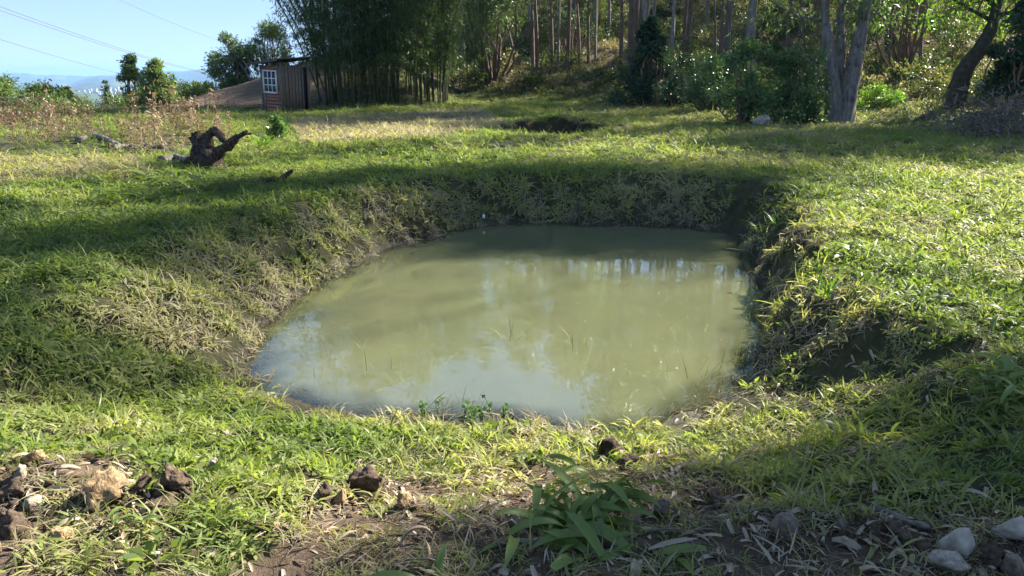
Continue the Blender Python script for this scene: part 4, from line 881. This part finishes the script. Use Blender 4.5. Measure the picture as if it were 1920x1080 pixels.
# ------------------------------------------------------------------ ground cover: nobody could count it
def tuft_mesh(seed, kind):
    rg = np.random.default_rng(seed)
    if kind == 'lawn':      # short broad blades of a creeping grass, lying at all angles
        n = 15; B = rg.normal(size=(n, 3)) * .035; B[:, 2] = rg.uniform(0, .02, n); V, q = blades(B, rg.uniform(0, 6.28, n), rg.uniform(.045, .11, n), rg.uniform(.009, .017, n), rg.uniform(.15, 1.25, n), rg.uniform(.3, 1.5, n), 3, 0, .1, rg.normal(size=n) * .6); mt = 'grass'
    elif kind == 'long':
        n = 15; B = rg.normal(size=(n, 3)) * .02; B[:, 2] = 0; V, q = blades(B, rg.uniform(0, 6.28, n), rg.uniform(.10, .24, n), rg.uniform(.006, .012, n), rg.uniform(.7, 1.45, n), rg.uniform(.5, 1.9, n), 4, 0, .05, rg.normal(size=n) * .4); mt = 'grass'
    elif kind == 'fine':
        n = 26; B = rg.normal(size=(n, 3)) * .03; B[:, 2] = 0; V, q = blades(B, rg.uniform(0, 6.28, n), rg.uniform(.04, .12, n), rg.uniform(.0025, .005, n), rg.uniform(.2, 1.3, n), rg.uniform(.4, 1.6, n), 3); mt = 'grass'
    elif kind == 'dry':
        n = 16; B = rg.normal(size=(n, 3)) * .04; B[:, 2] = rg.uniform(.0, .025, n); V, q = blades(B, rg.uniform(0, 6.28, n), rg.uniform(.07, .17, n), rg.uniform(.004, .010, n), rg.uniform(-.1, .8, n), rg.uniform(.1, 1.2, n), 3, 0, .1, rg.normal(size=n) * .8); mt = 'dry'
    elif kind == 'litter':
        n = 1; V, q = blades(np.array([[-.05, 0, .004]]), np.zeros(1), np.array([rg.uniform(.07, .12)]), np.array([rg.uniform(.014, .022)]), np.array([rg.uniform(.0, .5)]), np.array([rg.uniform(.3, 1.3)]), 6, .5, .05, np.array([rg.normal() * .8])); mt = 'litter'
    elif kind == 'twig':
        mb = MB(); L = rg.uniform(.05, .16); P = curve([(0, 0, .004), (L * .5, rg.normal() * .015, .012), (L, rg.normal() * .03, .004)], 5); mb.tube(P, np.linspace(.0025, .0012, 5), 4); return mb.mesh('twig_piece', M['stick'])
    elif kind == 'crumb':
        me = rock_mesh(seed, (.02, .018, .014), True, 'crumb', .1, 0); return me
    elif kind == 'herb':     # knee-high undergrowth
        n = 130; u = unit(rg.normal(size=(n, 3))); u[:, 2] = np.abs(u[:, 2]); C = u * rg.uniform(.1, .45, (n, 1)) * np.array([1, 1, .8]); D = u + rg.normal(size=(n, 3)) * .7; V, q = diamonds(C, D, rg.uniform(.07, .16, n), rg.uniform(.025, .06, n), rg); mt = 'under'
    elif kind == 'bushlet':
        n = 420; u = unit(rg.normal(size=(n, 3))); u[:, 2] = np.abs(u[:, 2]); lob = rg.integers(0, 6, n); cc = rg.normal(size=(6, 3)) * np.array([.4, .4, .15]) + np.array([0, 0, .4]); C = cc[lob] + u * rg.uniform(.15, .4, (n, 1)); C[:, 2] = np.abs(C[:, 2]); D = u + rg.normal(size=(n, 3)) * .7; V, q = diamonds(C, D, rg.uniform(.08, .17, n), rg.uniform(.03, .06, n), rg); mt = 'under'
    elif kind == 'rosette':  # small broad-leaved lawn weed
        n = 16; a = rg.uniform(0, 6.28, n); D = np.stack([np.cos(a), np.sin(a), rg.uniform(.1, .9, n)], 1); V, q = diamonds(D * rg.uniform(.005, .05, (n, 1)), D, rg.uniform(.03, .06, n), rg.uniform(.018, .034, n), rg); mt = 'grass'
    elif kind == 'frond':    # long dead grass and brush on the slope
        n = 46; B = rg.normal(size=(n, 3)) * .14; B[:, 2] = 0; V, q = blades(B, rg.uniform(0, 6.28, n), rg.uniform(.25, .7, n), rg.uniform(.012, .025, n), rg.uniform(.3, 1.4, n), rg.uniform(.5, 2.0, n), 3); mt = 'under'
    elif kind == 'weed':     # upright dry stalk with withered leaves
        mb = MB(); h = rg.uniform(.5, .95); e = np.array([rg.normal() * .12, rg.normal() * .12, h]); P = curve([(0, 0, 0), e * .5 + rg.normal(size=3) * .02, e], 6); mb.tube(P, np.linspace(.006, .002, 6), 4, cap=False); n = 34; i = rg.integers(1, 6, n); u = rg.normal(size=(n, 3)); u[:, 2] -= .3
        V2, q2 = diamonds(P[i] + rg.normal(size=(n, 3)) * .03, u, rg.uniform(.05, .11, n), rg.uniform(.015, .04, n), rg); mb.add(V2, q2); V, q, _t = mb.arr(); mt = 'weed'
    return mesh(kind, V, q, None, M[mt])
M['stick'] = m_solid('twig_wood', [(.3, (.06, .045, .035)), (.7, (.20, .165, .13))], 30, .8, 0)
M['crumb'] = m_solid('soil_crumb', [(.3, (.035, .022, .015)), (.55, (.09, .06, .04)), (.8, (.20, .15, .10))], 30, .95, 0, coord='Generated')
def source(kind, n, seed):
    c = bpy.data.collections.new(kind + '_sources')
    for k in range(n): c.objects.link(bpy.data.objects.new('%s_piece_%02d' % (kind, k), tuft_mesh(seed + k, kind)))
    return c
SRC = {'lawn': source('lawn', 8, 300), 'long': source('long', 6, 320), 'fine': source('fine', 4, 340), 'dry': source('dry', 6, 360), 'litter': source('litter', 8, 380), 'twig': source('twig', 5, 400), 'crumb': source('crumb', 4, 420), 'herb': source('herb', 6, 440), 'frond': source('frond', 5, 460), 'weed': source('weed', 8, 480), 'bushlet': source('bushlet', 6, 600), 'rosette': source('rosette', 6, 620)}
def scatter(name, label, cat, src, P, scale, tint, seed, tilt=.15, align=1.0):
    rg = np.random.default_rng(seed); n = len(P); nv = len(src.objects)
    nr = normals(P[:, 0], P[:, 1]); nr = unit(nr * align + np.array([0, 0, 1 - align]) + rg.normal(size=(n, 3)) * tilt * .5)
    qa = np.stack([1 + nr[:, 2], -nr[:, 1], nr[:, 0], 0 * nr[:, 0]], 1); qa /= np.linalg.norm(qa, axis=1, keepdims=True); th = rg.uniform(0, math.pi, n); c, s = np.cos(th), np.sin(th)
    qq = np.stack([qa[:, 0] * c - qa[:, 3] * s, qa[:, 1] * c + qa[:, 2] * s, qa[:, 2] * c - qa[:, 1] * s, qa[:, 0] * s + qa[:, 3] * c], 1)
    me = bpy.data.meshes.new(name); me.vertices.add(n); me.vertices.foreach_set('co', P.astype(np.float32).ravel())
    for an, ty, v in (('rot', 'QUATERNION', qq), ('scl', 'FLOAT', scale), ('tint', 'FLOAT', tint), ('pick', 'INT', rg.integers(0, nv, n))):
        a = me.attributes.new(an, ty, 'POINT'); a.data.foreach_set('value', np.asarray(v, np.int32 if ty == 'INT' else np.float32).ravel())
    o = tag(link(name, me), label, cat, None, 'stuff')
    g = bpy.data.node_groups.new(name + '_nodes', 'GeometryNodeTree')
    g.interface.new_socket('Geometry', in_out='INPUT', socket_type='NodeSocketGeometry'); g.interface.new_socket('Geometry', in_out='OUTPUT', socket_type='NodeSocketGeometry')
    N = g.nodes; i = N.new('NodeGroupInput'); ou = N.new('NodeGroupOutput'); ip = N.new('GeometryNodeInstanceOnPoints'); ci = N.new('GeometryNodeCollectionInfo')
    ci.inputs[0].default_value = src; ci.inputs['Separate Children'].default_value = True; ci.inputs['Reset Children'].default_value = True; ip.inputs['Pick Instance'].default_value = True
    def na(nm, ty):
        x = N.new('GeometryNodeInputNamedAttribute'); x.data_type = ty; x.inputs[0].default_value = nm; return x.outputs[0]
    L = g.links.new; L(i.outputs[0], ip.inputs['Points']); L(ci.outputs[0], ip.inputs['Instance']); L(na('pick', 'INT'), ip.inputs['Instance Index']); L(na('rot', 'QUATERNION'), ip.inputs['Rotation']); L(na('scl', 'FLOAT'), ip.inputs['Scale']); L(ip.outputs[0], ou.inputs[0])
    o.modifiers.new('scatter', 'NODES').node_group = g; return o
class Pts:
    """candidate points on the ground with what is known of the place"""
    def __init__(s, x0, x1, y0, y1, dens, seed, fov=1.12):
        rg = np.random.default_rng(seed); n = int((x1 - x0) * (y1 - y0) * dens); x = rg.uniform(x0, x1, n); y = rg.uniform(y0, y1, n)
        k = np.abs(x) < .70 * fov * (y + .6) + 2.4; x, y = x[k], y[k]; s.rg = rg
        s.x, s.y = x, y; s.z = H(x, y); s.px, s.py, s.d = project(x, y, s.z); s.sdp, s.w = pond_sd(x, y); s.soil = soilmask(x, y, s.px, s.py); s.sf = foot_sd(x, y); s.u = rg.random(len(x))
        s.patch = fbm(x * .8, y * .8, 91); s.fine = fbm(x * 3, y * 3, 92)
    def take(s, k):
        for a in ('x', 'y', 'z', 'px', 'py', 'd', 'sdp', 'w', 'soil', 'sf', 'u', 'patch', 'fine'): setattr(s, a, getattr(s, a)[k])
        return s
    @property
    def P(s): return np.stack([s.x, s.y, s.z - .004], 1)
WEEDP = [(-120, 222), (300, 228), (410, 240), (440, 262), (340, 286), (180, 296), (90, 288), (-120, 300)]
def drytint(p):
    """how withered the sward is, by place"""
    bank = 1 - sm(p.sdp, p.w * .55, p.w * 1.15)
    t = .33 + (p.patch - .5) * .6 + (p.fine - .5) * .4
    t = t + bank * .42 * (1 - .75 * sm(p.w, 1.3, 1.9) * sm(p.sdp, .15, .6)) + .13 * sm(p.x, 1.5, 4) * sm(p.y, 3.5, 5)
    t = t + .55 * inpoly(p.px, p.py, [(540, 225), (900, 205), (960, 235), (800, 262), (560, 268)]) + .5 * inpoly(p.px, p.py, [(-50, 296), (250, 296), (300, 330), (40, 345), (-50, 350)])
    t = t + .10 * sm(p.y, 12, 20) - .10 * sm(p.x, -1, -3) * (p.y < 9) * (1 - bank)
    return np.clip(t + p.soil * .25, .0, 1.0)
def lawn_ok(p): return ((fbm(p.x * 1.9, p.y * 1.9, 95) > .33) | (p.u > .72)) & ((p.sdp > p.w * 1.05) | (p.x < 1.5) | (p.fine + .35 * p.rg.random(len(p.x)) > .58)) & (p.z > ZW - .05 + .16 * fbm(p.x * 2.5, p.y * 2.5, 99)) & (p.u > p.soil * .96 + .02) & (p.sf < 3) & (np.hypot((p.x - PIT[0]) / 1.75, (p.y - PIT[1]) / 1.4) > 1)
allx = []
for (x0, x1, y0, y1, dens, sc, seed) in ((-8, 8, .8, 4.6, 330, .85, 1), (-10, 10, 4.6, 8, 230, .95, 2), (-15, 16, 8, 15, 130, 1.15, 3), (-26, 26, 15, 28, 55, 1.4, 4), (-36, 36, 28, 47, 28, 1.6, 5)):
    p = Pts(x0, x1, y0, y1, dens, 500 + seed); p.take(lawn_ok(p) & ~(inpoly(p.px, p.py, WEEDP) & (p.u < .88)) & ~((p.y > 36.5) & (p.x < -9)))
    t = drytint(p); s = sc * p.rg.uniform(.6, 1.4, len(p.x)) * (.55 + .9 * fbm(p.x * 1.5, p.y * 1.5, 97))
    r = p.rg.random(len(p.x)); dry = r < np.clip((t - .45) * 1.3, 0, .62); allx.append((p, t, s, dry, seed))
def cat_(sel): return np.concatenate([a.P[sel(a, t, d_)] for a, t, s, d_, k in allx]), np.concatenate([s[sel(a, t, d_)] for a, t, s, d_, k in allx]), np.concatenate([t[sel(a, t, d_)] for a, t, s, d_, k in allx])
P_, s_, t_ = cat_(lambda a, t, d_: ~d_); scatter('grass', 'short green creeping grass covering the clearing', 'grass', SRC['lawn'], P_, s_, t_, 1, .5)
P_, s_, t_ = cat_(lambda a, t, d_: d_); scatter('dry_grass', 'withered tan grass on the pond banks and mown patches', 'grass', SRC['dry'], P_, s_, t_ * .8, 2, .5)
P_, s_, t_ = cat_(lambda a, t, d_: (a.u > .86) & (a.sdp > .1) & (a.soil < .5)); scatter('tall_grass', 'longer grass tufts standing up from the lawn', 'grass', SRC['long'], P_, s_ * .95, np.clip(t_ - .06, 0, 1), 3, .2)
p = Pts(-6.5, 7, .9, 4.2, 60, 520); p.take((p.soil > .25) & (p.z > ZW + .02)); scatter('fine_grass', 'fine pale grass wisps on the dug soil', 'grass', SRC['fine'], p.P, p.rg.uniform(.6, 1.4, len(p.x)), np.clip(.45 + (p.patch - .5), 0, 1), 4, .4)
p = Pts(-6.5, 7, .9, 4.0, 70, 521); p.take((p.soil > .2) & (p.z > ZW + .02)); scatter('straw', 'dead straw wisps on the dug soil', 'grass', SRC['dry'], p.P, p.rg.uniform(.4, .9, len(p.x)), p.rg.uniform(.3, 1, len(p.x)), 5, .5)
p = Pts(-6.5, 7, .9, 5.0, 260, 522); p.take((p.u < .12 + .22 * sm(p.x, .8, 1.6) + .75 * p.soil * (p.patch * 1.5)) & (p.z > ZW + .02)); P_ = p.P; P_[:, 2] += .012; scatter('leaf_litter', 'small dead leaves strewn over soil and grass', 'leaves', SRC['litter'], P_, p.rg.uniform(.5, 1.15, len(p.x)), p.rg.random(len(p.x)), 6, .7)
p = Pts(-6.5, 7, .9, 4.2, 110, 523); p.take((p.u < .1 + .8 * p.soil) & (p.z > ZW + .02)); P_ = p.P; P_[:, 2] += .006; scatter('twig_litter', 'small twigs strewn over the dug soil', 'twigs', SRC['twig'], P_, p.rg.uniform(.5, 1.6, len(p.x)), p.rg.random(len(p.x)), 7, .4)
p = Pts(-6.5, 7, .9, 3.8, 1500, 524); p.take((p.u < p.soil * (p.fine * 1.5)) & (p.z > ZW + .02)); scatter('soil_crumbs', 'small crumbs of soil and grit', 'soil', SRC['crumb'], p.P, p.rg.gamma(2.0, .42, len(p.x)), p.rg.random(len(p.x)), 8, .8)
# withered weeds on the left, undergrowth on the slope, litter in the wood
p = Pts(-34, -3, 15, 42, 23, 530); p.take((inpoly(p.px, p.py, WEEDP) | ((p.y > 30) & (p.y < 36) & (p.x < -13) & (q_(p.x, p.y) < 46) & (p.u < .3))) & (p.patch > .30 + .25 * (p.y < 21)) & (np.hypot(p.x + 13.4, (p.y - 22.3) * .6) > 2.2)); scatter('dry_weeds', 'withered reddish weed stalks on the left of the clearing', 'weeds', SRC['weed'], p.P, p.rg.gamma(6, .1, len(p.x)) * (.55 + .9 * p.patch) * np.interp(p.y, [15, 27, 32], [.9, 1, .66]), np.clip(.2 + p.patch * .9 + p.rg.normal(size=len(p.x)) * .15, 0, 1), 9, .3, .3)
p = Pts(-32, 120, 20, 125, 2.8, 531); far = (p.sf > -1.5 + 2 * p.patch) & (p.u < np.interp(p.d, [20, 50, 120], [1, .9, .45])) & (p.px > 560)
p.take(far); t = np.clip(.28 + 1.15 * fbm(p.x * .35, p.y * .35, 94) + (p.rg.random(len(p.x)) - .5) * .35, 0, 1)
big = np.interp(p.d, [20, 60, 120], [.8, 1.3, 2.0]) * p.rg.uniform(.5, 1.3, len(p.x)); r = p.rg.random(len(p.x)) < .55
scatter('undergrowth', 'mixed green undergrowth on the wooded slope', 'undergrowth', SRC['herb'], p.P[r], big[r], np.clip(t[r] - .2, 0, 1), 10, .3, .5); scatter('dead_undergrowth', 'dead tan grass and brush on the wooded slope', 'undergrowth', SRC['frond'], p.P[~r], big[~r] * .9, np.clip(t[~r] + .2, 0, 1), 11, .3, .5)
p = Pts(-16, 30, 18, 50, 6, 532); p.take((p.sf > -5 + 4 * p.patch) & (p.sf < 8) & (p.px > 600)); scatter('slope_herbs', 'low dark herbs along the foot of the slope and bamboo', 'undergrowth', SRC['herb'], p.P, p.rg.uniform(.25, .7, len(p.x)), np.clip(p.rg.normal(.3, .2, len(p.x)), 0, 1), 12, .3, .5)
p = Pts(-14, 0, 30, 44, 7, 533); p.take((p.px > 560) & (p.px < 900) & (p.y > 34 + 3 * p.patch)); scatter('bamboo_litter', 'low weeds and dead leaves around the bamboo feet', 'undergrowth', SRC['frond'], p.P, p.rg.uniform(.2, .6, len(p.x)), np.clip(p.rg.normal(.5, .25, len(p.x)), 0, 1), 13, .3, .5)
# stems under and through the shallow water
p = Pts(-3.5, 5, 4, 13, 60, 540); p.take((p.sdp < .05) & (p.sdp > -.5)); P_ = p.P; scatter('drowned_grass', 'drowned grass in the shallow pond margin', 'grass', SRC['dry'], P_, p.rg.uniform(.8, 1.5, len(p.x)), p.rg.uniform(.2, .7, len(p.x)), 14, .6)
p = Pts(-30, 110, 24, 110, .55, 550); p.take((p.sf > .5) & (p.px > 600) & (p.patch > .42)); scatter('slope_shrubs', 'tangled waist-high shrubs on the wooded slope', 'undergrowth', SRC['bushlet'], p.P, p.rg.uniform(.6, 1.5, len(p.x)) * np.interp(p.d, [20, 100], [.8, 1.5]), np.clip(p.rg.normal(.33, .25, len(p.x)), 0, 1), 15, .3, .4)
p = Pts(-3.5, 5, 4, 13, 16, 560); p.take((p.sdp < -.1) & (p.u < np.interp(-p.sdp, [0, .5, 1.2, 3], [.8, .35, .06, .02]))); P_ = p.P; P_[:, 2] = ZW + .003; scatter('floating_debris', 'bits of dead leaf and straw floating on the pond', 'debris', SRC['litter'], P_, p.rg.uniform(.2, .5, len(p.x)), p.rg.random(len(p.x)) * .4, 16, .1, 0)
rg = np.random.default_rng(77); C = []
for x, y, w in CRUMBLE:
    if y < 4.5: n = int(90 * min(1.5, w / .1)); a = rg.uniform(0, 6.28, n); u = w * (.35 + np.abs(rg.normal(size=n)) * .55); C.append(np.stack([x + u * np.cos(a), y + u * np.sin(a) * .8], 1))
C = np.concatenate(C); scatter('clod_crumbs', 'crumbs of earth broken off the clods and rocks', 'soil', SRC['crumb'], np.stack([C[:, 0], C[:, 1], H(C[:, 0], C[:, 1]) + .004], 1), rg.gamma(2.0, .55, len(C)), rg.random(len(C)), 17, .8)
p = Pts(-9, 10, .9, 13, 26, 570); p.take((p.z > ZW + .05) & (p.soil < .75) & (fbm(p.x * 1.3, p.y * 1.3, 96) > .5)); P_ = p.P; P_[:, 2] += .015; scatter('lawn_weeds', 'small broad-leaved weeds mixed into the lawn', 'weeds', SRC['rosette'], P_, p.rg.uniform(.6, 1.4, len(p.x)), np.clip(p.rg.normal(.18, .12, len(p.x)), 0, 1), 18, .4)
